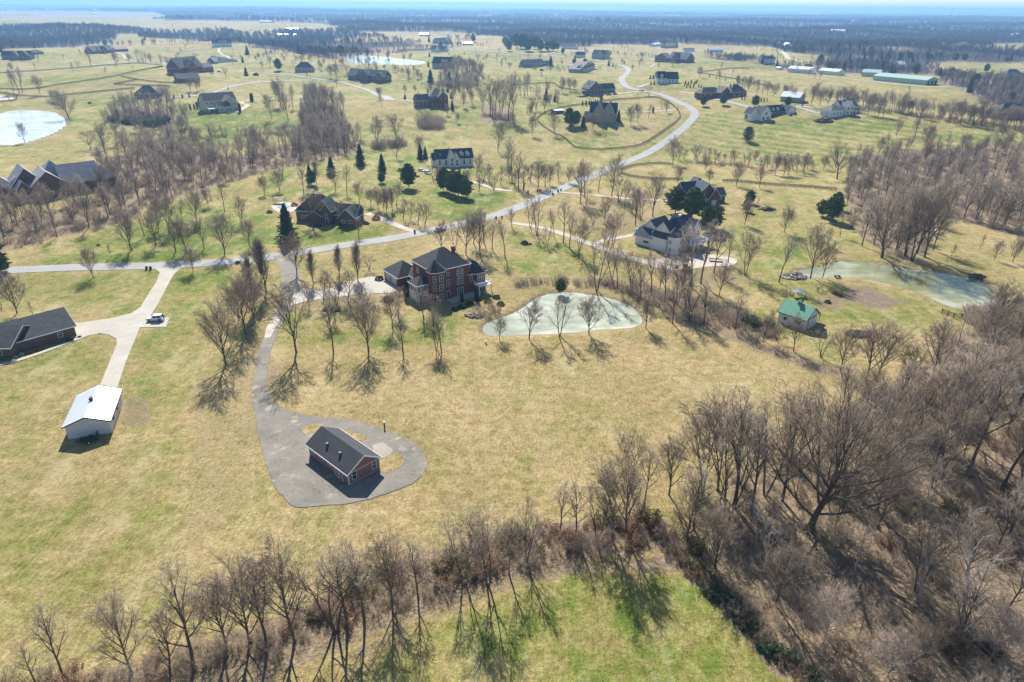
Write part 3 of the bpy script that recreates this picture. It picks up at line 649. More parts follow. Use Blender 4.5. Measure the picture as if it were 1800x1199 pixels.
def build_ground():
    th = np.concatenate([np.arange(-60, 60.01, .27), np.arange(66, 298, 6.0)]) * PI / 180
    rr = np.concatenate([[6, 14, 24, 33], np.geomspace(42, 26000, 600)])
    T, Rr = np.meshgrid(th, rr); X = (np.sin(T) * Rr).ravel(); Y = (np.cos(T) * Rr).ravel(); Z = ter(X, Y)
    for k, W in PONDW.items():
        r = np.abs(W[:, :2] - W[:, :2].mean(0)).max() + 12; m = (np.abs(X - W[:, 0].mean()) < r) & (np.abs(Y - W[:, 1].mean()) < r)
        d = sdist(X[m], Y[m], W); Z[m] -= 1.0 * ss(1.0, -2.2, d)
    nt, nr = len(th), len(rr); i = np.arange(nr - 1)[:, None] * nt; j = np.arange(nt)[None]; j2 = (j + 1) % nt
    F = np.stack([i + j, i + j2, i + nt + j2, i + nt + j], 2).reshape(-1, 4)[:, ::-1]
    V = np.concatenate([np.stack([X, Y, Z], 1), [[0, 0, 0]]]); c = len(V) - 1
    Ft = np.stack([np.full(nt, c), np.arange(nt), (np.arange(nt) + 1) % nt], 1)[:, ::-1]
    me = finish('ground', [V], [F], [Ft], [np.zeros(len(F))], [np.zeros(len(Ft))], [GROUND])
    C = np.concatenate([cover(X, Y, Z), [[.4, 0, 0, 0]]])
    for k, W in PONDW.items():                       # muddy rim
        r = np.abs(W[:, :2] - W[:, :2].mean(0)).max() + 12; m = np.nonzero((np.abs(X - W[:, 0].mean()) < r) & (np.abs(Y - W[:, 1].mean()) < r))[0]
        q = ss(2.2, .2, sdist(X[m], Y[m], W)); C[m, 2] = np.maximum(C[m, 2], q * .62)
    C = C.astype(np.float32)
    a = me.color_attributes.new('cover', 'FLOAT_COLOR', 'POINT'); a.data.foreach_set('color', C.ravel())
    me.polygons.foreach_set('use_smooth', [True] * len(me.polygons))
    tag(link(bpy.data.objects.new('ground', me)), kind='structure')
build_ground()
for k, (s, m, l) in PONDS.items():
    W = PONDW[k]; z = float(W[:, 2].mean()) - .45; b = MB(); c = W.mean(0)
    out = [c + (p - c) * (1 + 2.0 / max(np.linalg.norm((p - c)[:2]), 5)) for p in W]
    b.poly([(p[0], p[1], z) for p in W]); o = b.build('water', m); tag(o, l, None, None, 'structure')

# ------------------------------------------------------------------ roads, drives, paths
def smooth_line(P, step):
    P = np.array(P); out = []
    for i in range(len(P) - 1):
        a = P[max(i - 1, 0)]; b, c = P[i], P[i + 1]; d = P[min(i + 2, len(P) - 1)]; n = max(2, int(np.linalg.norm(c - b) / step))
        for t in np.arange(n) / n: out.append(.5 * (2 * b + (c - a) * t + (2 * a - 5 * b + 4 * c - d) * t * t + (3 * b - a - 3 * c + d) * t ** 3))
    out.append(P[-1]); return np.array(out)
LAY = {}
def strip(name, s, w, mat, lift=.03, parent=None):
    P = np.array([at(x, y)[:2] for x, y in P2(s)]); d0 = np.hypot(*P.mean(0)); L = smooth_line(P, max(1.2, d0 * .006))
    t = np.gradient(L, axis=0); t /= np.linalg.norm(t, axis=1)[:, None] + 1e-9; nrm = np.stack([-t[:, 1], t[:, 0]], 1)
    ww = np.interp(np.linspace(0, 1, len(L)), np.linspace(0, 1, len(w)), w) if isinstance(w, (list, tuple)) else np.full(len(L), w)
    b = MB(); rows = []; K = 4
    for k in range(K + 1): q = L + nrm * ((k / K - .5) * ww)[:, None]; z = ter(q[:, 0], q[:, 1]) + lift + .00022 * np.hypot(q[:, 0], q[:, 1]); rows.append(np.column_stack([q, z]))
    n = len(L); b.v = [tuple(map(float, p)) for r in rows for p in r]
    for k in range(K):
        for i in range(n - 1): b.f.append((k * n + i, (k + 1) * n + i, (k + 1) * n + i + 1, k * n + i + 1)[::-1]); b.m.append(0)
    e = n * (K + 1)                                # a thin edge so that the paving has thickness
    for r, sgn in ((0, 1), (K, -1)):
        for i in range(n): x, y, z = b.v[r * n + i]; b.v.append((x, y, z - .25))
        for i in range(n - 1):
            f = (r * n + i, r * n + i + 1, e + i + 1, e + i); b.f.append(f if sgn > 0 else f[::-1]); b.m.append(0)
        e += n
    return tag(b.build(name, mat), kind='structure')
def pad(name, s, mat, lift=.05, wpts=None):
    sm_ = s.startswith('*'); W = [at(x, y) for x, y in P2(s.strip('*'))]
    if sm_: W = list(smooth_line(W + [W[0]], 1.0)[:-1]); rr_ = random.Random(len(W)); W = [p + np.array([rr_.uniform(-.16, .16), rr_.uniform(-.16, .16), 0]) for p in W]
    b = MB(); n = len(W)
    top = [(p[0], p[1], float(ter(p[0], p[1])) + lift + .00015 * p[1]) for p in W]; b.poly(top)
    for i in range(n): p, q = top[i], top[(i + 1) % n]; b.poly([p, q, (q[0], q[1], q[2] - .3), (p[0], p[1], p[2] - .3)])
    import bmesh; me = b.mesh(name, mat); bm = bmesh.new(); bm.from_mesh(me); bmesh.ops.remove_doubles(bm, verts=bm.verts, dist=.001); bmesh.ops.recalc_face_normals(bm, faces=bm.faces); bmesh.ops.triangulate(bm, faces=bm.faces); bm.to_mesh(me); bm.free()
    return tag(link(bpy.data.objects.new(name, me)), kind='structure')
strip('road', '-60 478 20 475 140 470 280 467 400 460 490 450 600 432 700 417 800 396 870 379 940 352 1010 322 1080 293 1140 268 1180 242 1207 220 1221 202 1214 190 1200 183 1167 168 1133 160 1108 155 1095 146 1094 136 1104 126 1103 120 1087 115 1040 112 990 116', 6.6, ROAD)
strip('driveway', '497 448 508 470 512 500 507 530 490 558 476 590 465 620 459 650 457 685 461 712', [7, 6, 6, 5.6, 4.0, 3.1, 2.9, 2.9, 3.6], ASPH, .045)
pad('asphalt_yard', '*441 690 473 688 478 704 500 722 560 733 620 740 660 750 700 766 728 778 745 797 751 818 740 838 715 854 670 871 620 884 565 889 519 892 500 876 480 850 464 805 455 765', ASPH, .07)
pad('grass_island', '*531 752 548 745 570 748 640 766 646 772 622 776 600 772 560 760 535 764', GROUND, .10); pad('grass_island', '*668 806 690 796 704 802 710 812 700 824 672 832', GROUND, .10)
strip('driveway_patch', '490 556 478 574 470 594', [2.2, 2.6, 1.4], GRAV, .07)
pad('broken_concrete', '655 783 672 778 692 792 686 800 668 808 656 796', paving('worn_concrete', (.25, .22, .185), (.33, .29, .245), (.43, .39, .34)), .11)
pad('concrete_driveway', '272 472 281 479 276 494 262 516 247 540 231 551 190 561 137 568 119 569 122 594 142 592 160 590 175 586 192 589 205 596 205 607 176 677 206 683 220 640 246 576 292 575 298 559 262 559 275 540 304 485 317 471', CONC, .075)
strip('garden_path', '150 591 120 602 95 612 50 628 15 638 -20 644', 1.3, CONC, .085)
pad('mansion_forecourt', '*511 502 544 509 580 507 612 496 636 490 660 487 677 494 702 507 694 515 660 516 628 518 584 524 538 530 506 538 498 528', CONC, .08)
strip('patio', '790 531 806 525 824 519 842 515', 3.2, CONC, .06)
strip('driveway', '900 392 950 400 1000 415 1040 430 1090 447 1140 462 1190 470', [3.2, 3.2, 3.4, 3.6, 4.5], GRAV)
pad('gravel_yard', '*1140 458 1190 452 1245 447 1290 455 1288 466 1240 470 1180 476 1145 468', GRAV, .07)
strip('driveway', '1040 430 1070 421 1100 416 1122 410', 2.8, GRAV); strip('driveway', '985 338 1030 342 1090 348 1150 352 1190 356', 2.8, GRAV)
strip('driveway', '735 409 710 401 690 393 665 383 645 375', 3.4, GRAV); strip('driveway', '900 336 870 332 840 322 800 312', 3, GRAV)
# upper neighbourhood
strip('road', '-60 127 0 127 30 124 83 121 137 117 192 112 242 109 275 110 300 115 335 122', 6, ROAD, .06)
strip('road', '377 123 417 127 467 129 517 133 547 138 600 145 625 152 650 160 667 168 685 176', [5, 5, 5, 6, 6, 9], ROAD, .06)
strip('driveway', '685 176 710 177 735 180', 4, ROAD, .05)
strip('road', '547 141 500 142 467 144 430 148 408 152 383 160 358 167 300 172 275 177', 5, ROAD, .06)
strip('road', '600 159 550 168 500 175 450 177 432 179', 4, ROAD, .06); pad('driveway', '420 180 446 176 440 186 424 196 402 199 396 195', GRAV, .12)
strip('driveway', '384 90 388 84 410 82 433 80', 4, GRAV); strip('driveway', '384 90 392 97 403 102 420 107', 4, GRAV)
strip('driveway', '417 110 480 110 540 111 600 113', 3.5, GRAV); strip('driveway', '205 92 215 96 222 103 235 107', 4, GRAV)
strip('road', '1196 175 1258 175 1293 182 1325 189 1397 189 1433 198 1462 203', [5, 4.5, 4], ROAD, .06); strip('driveway', '1195 162 1242 165 1267 169', 4, GRAV)
strip('driveway', '1400 187 1450 190 1500 193', 3.5, GRAV); strip('driveway', '1075 166 1105 163 1130 161', 3.5, GRAV); strip('driveway', '1120 154 1142 147', 4, GRAV); strip('driveway', '1088 197 1130 197 1188 193', 3.4, GRAV)
strip('driveway', '1000 110 1080 106 1140 105 1170 110', 4, GRAV); strip('driveway', '1105 119 1140 118 1155 112 1185 111', 4, GRAV); strip('driveway', '1100 124 1060 124 1045 124', 3.5, GRAV)
strip('driveway', '1375 90 1382 98 1390 104 1410 109', 8, GRAV, .1); strip('driveway', '740 76 800 86 860 91 940 96 1000 101', 6, ROAD, .1)
strip('driveway', '1480 138 1540 144 1620 152 1680 152', 6, GRAV, .08); strip('driveway', '955 97 1000 90 1030 87', 5, GRAV, .1)

# ------------------------------------------------------------------ fences
FENCE = M('weathered_fence_wood', (.05, .042, .034), var=.3)
def fence(s, label, h=1.35, gap=2.4, rails=4):
    P = np.array([at(x, y)[:2] for x, y in P2(s)]); L = smooth_line(P, 3); D = np.concatenate([[0], np.cumsum(np.linalg.norm(np.diff(L, axis=0), axis=1))])
    n = max(2, int(D[-1] / gap)); u = np.linspace(0, D[-1], n + 1); Q = np.stack([np.interp(u, D, L[:, 0]), np.interp(u, D, L[:, 1])], 1); Z = ter(Q[:, 0], Q[:, 1])
    e = empty('paddock_fence', (Q[0][0], Q[0][1], Z[0]), 0, label, 'fence'); o = np.array([Q[0][0], Q[0][1], Z[0]])
    b = MB(); r = MB()
    for i, (q, z) in enumerate(zip(Q, Z)):
        x, y, zz = q[0] - o[0], q[1] - o[1], z - o[2]; b.box(x - .07, x + .07, y - .07, y + .07, zz - .4, zz + h + .08)
        if i < n:
            x2, y2, z2 = Q[i + 1][0] - o[0], Q[i + 1][1] - o[1], Z[i + 1] - o[2]; d = np.hypot(x2 - x, y2 - y); nx, ny = -(y2 - y) / d * .085, (x2 - x) / d * .085
            for k in range(rails):
                zk = .25 + k * (h - .3) / (rails - 1)
                pts = [(x + nx, y + ny, zz + zk), (x2 + nx, y2 + ny, z2 + zk), (x2 + nx, y2 + ny, z2 + zk + .2), (x + nx, y + ny, zz + zk + .2)]
                pts += [(p[0] + nx * .4, p[1] + ny * .4, p[2]) for p in pts]
                r.solid(pts, [(0, 1, 2, 3), (7, 6, 5, 4), (3, 2, 6, 7), (0, 4, 5, 1)])
    tag(b.build('fence_posts', FENCE, e), kind='stuff'); tag(r.build('fence_rails', FENCE, e), kind='stuff')
fence('1189 191 1195 203 1190 213 1167 230 1133 252 1112 259 1060 264 1020 262 1008 258 990 242 973 235 955 223 945 210 963 197 990 190 1020 185 1067 178 1117 174 1150 172 1170 178 1187 189', 'dark board fence looping round the striped paddock below the grey roofed house')
fence('1200 317 1150 316 1112 312 1092 305 1098 297 1125 291 1162 289 1182 291', 'dark board fence with rounded corner beside the road bend')
fence('1270 320 1300 321 1350 326 1412 330 1470 335', 'straight dark board fence running behind the dark roofed house to the woods')
fence('-40 157 0 157 33 158 70 156 100 150 150 143 208 133 267 121 287 117', 'long dark paddock fence curving across the upper left fields')
fence('213 135 250 142 300 147 330 148', 'short dark fence branching from the long paddock fence toward the brick farm')
fence('200 149 242 141', 'short slanting fence closing the narrow wedge paddock'); fence('200 149 250 151 300 152', 'lower fence of the narrow wedge paddock')
fence('30 168 80 171 125 167 183 161 237 156', 'dark fence crossing behind the lone tree of the left pond')
fence('-40 129 0 129 83 124 137 120 192 115 242 112 283 115', 'dark fence following the upper left road')
fence('-30 160 8 165 28 168 28 176 10 179 -30 180', 'dark fence round the sandy riding ring at the left edge')
fence('900 151 942 148 972 147 985 155 1017 161', 'faint dark fence on the slope left of the brick house with patio')
fence('1225 128 1283 138 1363 155', 'dark fence descending right through the young evergreen rows'); fence('1233 127 1317 121', 'dark fence along the upper side of the barn meadow')
pad('riding_ring', '-30 166 0 168 24 171 26 176 0 178 -30 178', GRAV, .2)
def big_fence():
    A, B, C = at(1655, 551), at(1676, 559), at(1690, 560); rz = math.atan2(B[1] - A[1], B[0] - A[0])
    e = empty('board_fence', tuple(A), 0, 'short black board fence with three bays beside the right pond', 'fence'); pts = [A, A + (B - A) * .5, B, C]
    pm = MB(); pm.box(-.09, .09, -.09, .09, -.4, 1.6); pmesh = pm.mesh('post_mesh', BLACK)
    for p in pts: o = link(bpy.data.objects.new('post', pmesh), e); o.location = p - A
    for p, q in zip(pts, pts[1:]):
        d = q - p; L = float(np.hypot(d[0], d[1])); rm = MB(); rm.box(.05, L - .05, -.13, -.1, 0, .16); me = rm.mesh('rail_mesh', BLACK)
        for k in range(4): o = link(bpy.data.objects.new('rail', me), e); o.location = (p[0] - A[0], p[1] - A[1], .25 + .36 * k); o.rotation_euler = (0, 0, math.atan2(d[1], d[0]))
big_fence()
# ------------------------------------------------------------------ buildings
DARKROOF = shingle('charcoal_shingles', (.042, .045, .052)); GREYROOF = shingle('grey_shingles', (.115, .11, .115)); GREENROOF = shingle('green_grey_shingles', (.035, .06, .058))
BROWNROOF = shingle('brown_shingles', (.10, .085, .078)); BLACKROOF = shingle('black_metal_roof', (.02, .026, .04)); BLUEROOF = shingle('slate_blue_shingles', (.05, .065, .09))
REDBRICK = brick_mat('red_brick', (.22, .075, .055), (.17, .055, .04), (.28, .23, .2)); TANBRICK = brick_mat('mixed_brown_brick', (.20, .11, .08), (.14, .075, .055), (.26, .22, .19))
SIDING = M('white_siding', (.70, .71, .72), rough=.6, var=.06); CREAM = M('pale_yellow_siding', (.50, .48, .36), rough=.7, var=.08); GREYW = M('grey_siding', (.30, .32, .33), rough=.7, var=.1)
STONE = M('tan_stone', (.34, .29, .23), var=.3, scale=3); METALW = M('white_metal_panels', (.60, .62, .63), rough=.35, spec=.5, var=.05); METALG = M('pale_green_metal', (.38, .50, .42), rough=.35, spec=.5, var=.07)
METALR = M('bright_white_metal_roof', (.68, .70, .70), rough=.32, spec=.6, var=.04); GREENM = M('green_metal_roof', (.13, .34, .22), rough=.35, spec=.5, var=.12); REDW = M('dusty_red_siding', (.27, .155, .132), rough=.75, var=.14)
DARKW = M('dark_stained_wood', (.06, .05, .045), var=.25)
_wm = {}
def win_mesh(w, h, st):
    k = (round(w, 2), round(h, 2), st)
    if k in _wm: return _wm[k]
    F = MB(); G = MB(); t = .10 if w < 1.6 else .12
    fr = BLACK if 'k' in st else WHITE
    if 'D' in st:                                   # panelled door
        F.box(-w / 2 - .1, w / 2 + .1, -.07, .0, 0, h + .1); G.box(-w / 2 + .04, w / 2 - .04, -.10, -.06, .03, h - .05)
        fa = M('dark_red_door', (.13, .03, .03)) if 'r' in st else M('dark_door', (.05, .045, .045)) ; gm = fa
    elif 'G' in st:                                 # garage door, four panels
        F.box(-w / 2 - .14, w / 2 + .14, -.05, 0, 0, h + .14)
        for i in range(4): G.box(-w / 2, w / 2, -.09, -.05, i * h / 4 + .02, (i + 1) * h / 4 - .02)
        gm = M('garage_door_white', (.55, .55, .54), var=.05)
    else:
        F.box(-w / 2, -w / 2 + t, -.08, 0, 0, h); F.box(w / 2 - t, w / 2, -.08, 0, 0, h); F.box(-w / 2 + t, w / 2 - t, -.08, 0, 0, t * .9); F.box(-w / 2 + t, w / 2 - t, -.08, 0, h - t * .9, h)
        n = 1 if w < 1.3 else (2 if w < 2.1 else 3)
        for i in range(1, n): x = -w / 2 + i * w / n; F.box(x - .05, x + .05, -.07, 0, t, h - t)
        if h > 1.2: F.box(-w / 2 + t, w / 2 - t, -.065, 0, h * .52, h * .52 + .07)
        G.box(-w / 2 + t * .5, w / 2 - t * .5, -.035, -.004, t * .4, h - t * .4)
        if 'A' in st:                               # half round head
            for i in range(8):
                a0, a1 = PI * i / 8, PI * (i + 1) / 8; r1, r2 = w / 2, w / 2 - t
                p = [(r * math.cos(a), y, h + r * math.sin(a) * .8) for y in (-.08, 0) for r, a in ((r1, a0), (r1, a1), (r2, a1), (r2, a0))]
                F.solid(p, [(0, 1, 2, 3), (0, 4, 5, 1), (2, 6, 7, 3)])
            G.prism([(0, 0), (1, 0), (1, .1)], 0, .01); G = MB(); G.box(-w / 2 + t * .5, w / 2 - t * .5, -.035, -.004, t * .4, h)
            G.solid([(math.cos(PI * i / 8) * (w / 2 - t * .5), -.035, h + math.sin(PI * i / 8) * (w / 2 - t * .5) * .8) for i in range(9)], [tuple(range(9))])
        gm = GLASS
    _wm[k] = (F.mesh('window_frame_mesh', fr), G.mesh('pane_mesh', gm)); return _wm[k]
def window(e, face, blk, u, z, w, h, st=''):
    """blk = (x0,x1,y0,y1); face S/N/E/W; u metres along the wall from its left as seen from outside"""
    x0, x1, y0, y1 = blk[:4]
    loc, rz = {'S': ((x0 + u, y0 - .012, z), 0), 'E': ((x1 + .012, y0 + u, z), PI / 2), 'N': ((x1 - u, y1 + .012, z), PI), 'W': ((x0 - .012, y1 - u, z), -PI / 2)}[face]
    f, g = win_mesh(w, h, st); nm = 'garage_door' if 'G' in st else ('door' if 'D' in st else 'window')
    o = link(bpy.data.objects.new(nm, f), e); o.location = loc; o.rotation_euler = (0, 0, rz)
    link(bpy.data.objects.new({'window': 'pane', 'door': 'door_leaf', 'garage_door': 'door_panels'}[nm], g), o); return o
def roof_into(R, T, blk, o=.45, t=.16):
    x0, x1, y0, y1, h, kind, rise = blk[:7]; e = .004 * ((x0 * 7 + y0 * 3) % 5); h = h + e
    if kind in ('gx', 'gy'):
        if kind == 'gx': a0, a1, q0, q1, ax = x0 - o, x1 + o, y0, y1, 'x'
        else: a0, a1, q0, q1, ax = y0 - o, y1 + o, x0, x1, 'y'
        qm = (q0 + q1) / 2; s = rise / ((q1 - q0) / 2); ze = h - s * o + .01; zr = h + rise + .01
        R.sweep([(q0 - o, ze), (qm, zr), (q1 + o, ze), (q1 + o, ze + t), (qm, zr + t * 1.2), (q0 - o, ze + t)], a0, a1, ax)
        d = .02
        for aa, ab in ((a0 - .06, a0 - .005), (a1 + .005, a1 + .06)):
            T.sweep([(q0 - o - d, ze - .07), (qm, zr - .07), (q1 + o + d, ze - .07), (q1 + o + d, ze + t + .02), (qm, zr + t * 1.2 + .02), (q0 - o - d, ze + t + .02)], aa, ab, ax)
        for qa, qb in ((q0 - o - .06, q0 - o - .005), (q1 + o + .005, q1 + o + .06)):
            if ax == 'x': T.box(a0, a1, qa, qb, ze - .08, ze + t - .01)
            else: T.box(qa, qb, a0, a1, ze - .08, ze + t - .01)
    elif kind == 'hip':
        X0, X1, Y0, Y1 = x0 - o, x1 + o, y0 - o, y1 + o; w, d = X1 - X0, Y1 - Y0; hf = min(w, d) / 2 * .985
        if w >= d: r = [(X0 + hf, (Y0 + Y1) / 2), (X1 - hf, (Y0 + Y1) / 2)]
        else: r = [((X0 + X1) / 2, Y0 + hf), ((X0 + X1) / 2, Y1 - hf)]
        P = [(X0, Y0, h), (X1, Y0, h), (X1, Y1, h), (X0, Y1, h), (r[0][0], r[0][1], h + rise), (r[1][0], r[1][1], h + rise)]
        R.solid(P, [(0, 1, 5, 4), (1, 2, 5), (2, 3, 4, 5), (3, 0, 4), (3, 2, 1, 0)] if w >= d else [(0, 1, 4), (1, 2, 5, 4), (2, 3, 5), (3, 0, 4, 5), (3, 2, 1, 0)])
        for bx in ((X0 - .04, X1 + .04, Y0 - .04, Y0 + .02), (X0 - .04, X1 + .04, Y1 - .02, Y1 + .04), (X0 - .04, X0 + .02, Y0 + .02, Y1 - .02), (X1 - .02, X1 + .04, Y0 + .02, Y1 - .02)): T.box(*bx, h - .18, h + .05)
    elif kind == 'flat': R.box(x0 - .2, x1 + .2, y0 - .2, y1 + .2, h, h + .2)
    elif kind == 'shedS':                           # lean-to falling towards -y
        R.sweep([(y0 - o, h), (y1, h + rise), (y1, h + rise + t), (y0 - o, h + t)], x0 - .2, x1 + .2, 'x')
def house(name, label, org, ang, blocks, wins=(), wall=SIDING, roof=GREYROOF, trim=WHITE, cat='house', chimneys=(), polys=(), decks=(), group=None, base=-1.4, auto=0, dormers=(), cst=None, sills=False):
    o = np.array(org, float)
    if len(o) == 2: o = np.array([o[0], o[1], float(ter(o[0], o[1]))])
    e = empty(name, tuple(o), math.radians(ang), label, cat, group); Wl = MB(); R = MB(); T = MB()
    for i, b in enumerate(blocks):
        x0, x1, y0, y1, h, kind, rise = b[:7]; z0 = b[7] if len(b) > 7 else base; ins = .003 * i
        if z0 != 'none':
            Wl.box(x0 + ins, x1 - ins, y0 + ins, y1 - ins, z0, h)
            if kind == 'gx': Wl.sweep([(y0 + ins, h), (y1 - ins, h), ((y0 + y1) / 2, h + rise * .985)], x0 + ins, x1 - ins, 'x')
            if kind == 'gy': Wl.sweep([(x0 + ins, h), (x1 - ins, h), ((x0 + x1) / 2, h + rise * .985)], y0 + ins, y1 - ins, 'y')
        roof_into(R, T, b)
    for pts, h, ap, z0 in polys:
        Wl.prism(pts, z0, h); cx = sum(p[0] for p in pts) / len(pts); cy = sum(p[1] for p in pts) / len(pts); n = len(pts)
        q = [(cx + (p[0] - cx) * 1.16, cy + (p[1] - cy) * 1.16, h) for p in pts]
        R.solid(q + [ap], [tuple(range(n))[::-1]] + [(i, (i + 1) % n, n) for i in range(n)])
        for i in range(n):
            a, c = q[i], q[(i + 1) % n]; T.poly([(a[0], a[1], h - .2), (c[0], c[1], h - .2), (c[0], c[1], h + .04), (a[0], a[1], h + .04)])
    Wl.build('wall', wall, e); R.build('roof', roof, e); T.build('roof_trim', trim, e)
    for w in wins: window(e, w[0], blocks[w[1]] if isinstance(w[1], int) else w[1], *w[2:])
    if auto:                                         # evenly spaced windows on the faces one can see
        for b in blocks:
            x0, x1, y0, y1, h = b[:5]
            for fc, L in (('S', x1 - x0), ('E', y1 - y0), ('W', y1 - y0)):
                n = max(1, int(L / 3.4)); rows = [1.0] if h < 4.4 else [.9, h - 2.2]
                for i in range(n):
                    for z in rows: window(e, fc, b, L * (i + .5) / n, z, 1.2 if auto == 1 else 1.7, 1.5, cst or '')
    for x, y, z, mt in chimneys:
        b = MB(); b.box(x - .5, x + .5, y - .4, y + .4, z - 3, z); b.box(x - .58, x + .58, y - .48, y + .48, z - .001, z + .12); b.build('chimney', mt, e)
    for x, y, z, w, mt in dormers:                   # small gabled dormer facing the front
        b = MB(); b.box(x - w / 2, x + w / 2, y, y + 2.6, z - .6, z + 1.3); b.sweep([(x - w / 2, z + 1.3), (x + w / 2, z + 1.3), (x, z + 1.3 + w * .4)], y, y + 2.6, 'y'); b.build('dormer', mt, e)
        r = MB(); t2 = MB(); roof_into(r, t2, (x - w / 2, x + w / 2, y, y + 3.2, z + 1.3, 'gy', w * .42), .22, .1); r.build('dormer_roof', roof, e); window(e, 'S', (x - w / 2, x + w / 2, y, y + 2), w / 2, z, w * .6, 1.1)
    for x0, x1, y0, y1, z in decks:
        b = MB(); b.box(x0, x1, y0, y1, z - .22, z)
        for px in (x0 + .12, (x0 + x1) / 2, x1 - .12):
            for py in (y0 + .12,): b.box(px - .12, px + .12, py - .12, py + .12, -1.2, z - .22)
        b.build('deck', WHITE if trim is WHITE else trim, e); r = MB()
        for a, c in (((x0, y0), (x1, y0)), ((x0, y0), (x0, y1)), ((x1, y0), (x1, y1))):
            n = max(2, int(np.hypot(c[0] - a[0], c[1] - a[1]) / .35))
            for i in range(n + 1): fx, fy = a[0] + (c[0] - a[0]) * i / n, a[1] + (c[1] - a[1]) * i / n; r.box(fx - .025, fx + .025, fy - .025, fy + .025, z, z + .95)
            r.box(min(a[0], c[0]) - .05, max(a[0], c[0]) + .05, min(a[1], c[1]) - .05, max(a[1], c[1]) + .05, z + .95, z + 1.04)
        tag(r.build('deck_railing', WHITE, e), kind='stuff')
    return e
def frame(a, b):
    A, B = at(*a), at(*b); return A, math.degrees(math.atan2(B[1] - A[1], B[0] - A[0])), float(np.hypot(*(B - A)[:2]))

# --- foreground brick-red garage on the asphalt loop
B0, ang, W0 = frame((614, 853), (668, 824)); L0 = 13.4
e = house('garage_building', 'dusty red garage with charcoal roof and white trim standing on the asphalt loop', B0, ang, [(0, W0, 0, L0, 2.75, 'gy', 2.15)], wall=REDW, roof=DARKROOF, cat='garage', base=-.3,
    wins=[('S', 0, 1.25, .75, 1.05, 1.75), ('S', 0, W0 - 1.25, .75, 1.05, 1.75), ('W', 0, 1.4, 1.45, 1.1, .75), ('W', 0, 4.6, 1.45, 1.1, .75), ('W', 0, 7.2, 1.45, 1.1, .75)])
b = MB(); b.box(-.03, W0 + .03, -.045, -.004, -.02, .16); b.build('base_board', WHITE, e); b = MB(); b.box(.13, W0 - .13, -.04, -.002, 2.42, 2.55); b.build('gable_board', WHITE, e)
for bx in ((.004, .13, -.05, -.002, .165, 2.7), (W0 - .13, W0 - .004, -.05, -.002, .165, 2.7), (-.05, -.002, .002, .13, -.02, 2.7), (-.05, -.002, L0 - .13, L0, -.02, 2.7)): b = MB(); b.box(*bx); b.build('corner_board', WHITE, e)
b = MB(); b.box(-.10, -.03, 1.6, 4.4, 0, 2.35); b.build('sliding_door', REDW, e); d = MB()
for y0, y1 in ((1.6, 1.72), (4.28, 4.4), (2.94, 3.06)): d.box(-.14, -.105, y0, y1, 0, 2.35)
d.box(-.14, -.105, 1.72, 4.28, 0, .12); d.box(-.14, -.105, 1.72, 4.28, 2.23, 2.35)
for ya, yb in ((1.72, 2.94), (3.06, 4.28)): d.sweep([(ya, .12), (ya + .13, .12), (yb, 2.23), (yb - .13, 2.23)], -.135, -.108, 'x')
d.build('door_bracing', WHITE, e)
for yy in (4.6, 8.9):                              # two roof vents
    v = MB(); xx = W0 * .22; zz = 2.75 + 2.15 * .44; v.tube((xx, yy, zz - .1), (xx, yy, zz + .5), .24, .24, 10); v.tube((xx, yy, zz + .5), (xx, yy, zz + .66), .34, .26, 12); v.build('roof_vent', M('dark_galvanised_steel', (.10, .11, .13), rough=.6), e)
# --- white metal shed
A0, ang, Ws = frame((120.7, 772.5), (197.5, 761)); Ls = 12.6
e = house('metal_shed', 'white ribbed metal shed with bright white roof and small roof ventilator on the left lawn', A0, ang, [(0, Ws, 0, Ls, 3.15, 'gy', 1.5)], wall=METALW, roof=METALR, trim=M('dark_blue_trim', (.03, .04, .07)), cat='shed', base=-.3,
    wins=[('E', 0, 3.2, 1.3, .9, .9, 'k'), ('E', 0, 7.4, 1.3, .9, .9, 'k'), ('N', 0, Ws / 2, 0, 3.4, 2.6, 'G')])
r = MB()
for i in range(int(Ws / .42)):
    x = .2 + i * .42; top = 3.15 + 1.5 * (1 - abs(x - Ws / 2) / (Ws / 2)) - .1; r.box(x - .04, x + .04, -.04, -.002, -.2, top)
for i in range(int(Ls / .6)):
    y = .3 + i * .6; r.box(Ws + .002, Ws + .03, y - .03, y + .03, -.2, 3.1)
    for s in (0, 1):
        q0, z0, q1, z1 = (-.45, 3.15 - .45 * 1.5 / (Ws / 2), Ws / 2, 4.65) if s == 0 else (Ws + .45, 3.15 - .45 * 1.5 / (Ws / 2), Ws / 2, 4.65)
        r.solid([(q0, y - .02, z0 + .17), (q0, y + .02, z0 + .17), (q1, y + .02, z1 + .20), (q1, y - .02, z1 + .20), (q0, y - .02, z0 + .22), (q0, y + .02, z0 + .22), (q1, y + .02, z1 + .25), (q1, y - .02, z1 + .25)], [(4, 5, 6, 7), (0, 4, 7, 3), (5, 1, 2, 6)])
tag(r.build('panel_ribs', METALW, e), kind='stuff')
v = MB(); v.box(Ws / 2 - .3, Ws / 2 + .3, 6.2, 6.8, 4.5, 5.15); v.box(Ws / 2 - .42, Ws / 2 + .42, 6.08, 6.92, 5.15, 5.22); v.sweep([(Ws / 2 - .4, 5.22), (Ws / 2 + .4, 5.22), (Ws / 2, 5.6)], 6.1, 6.9, 'y'); v.build('roof_ventilator', M('dark_blue_trim'), e)
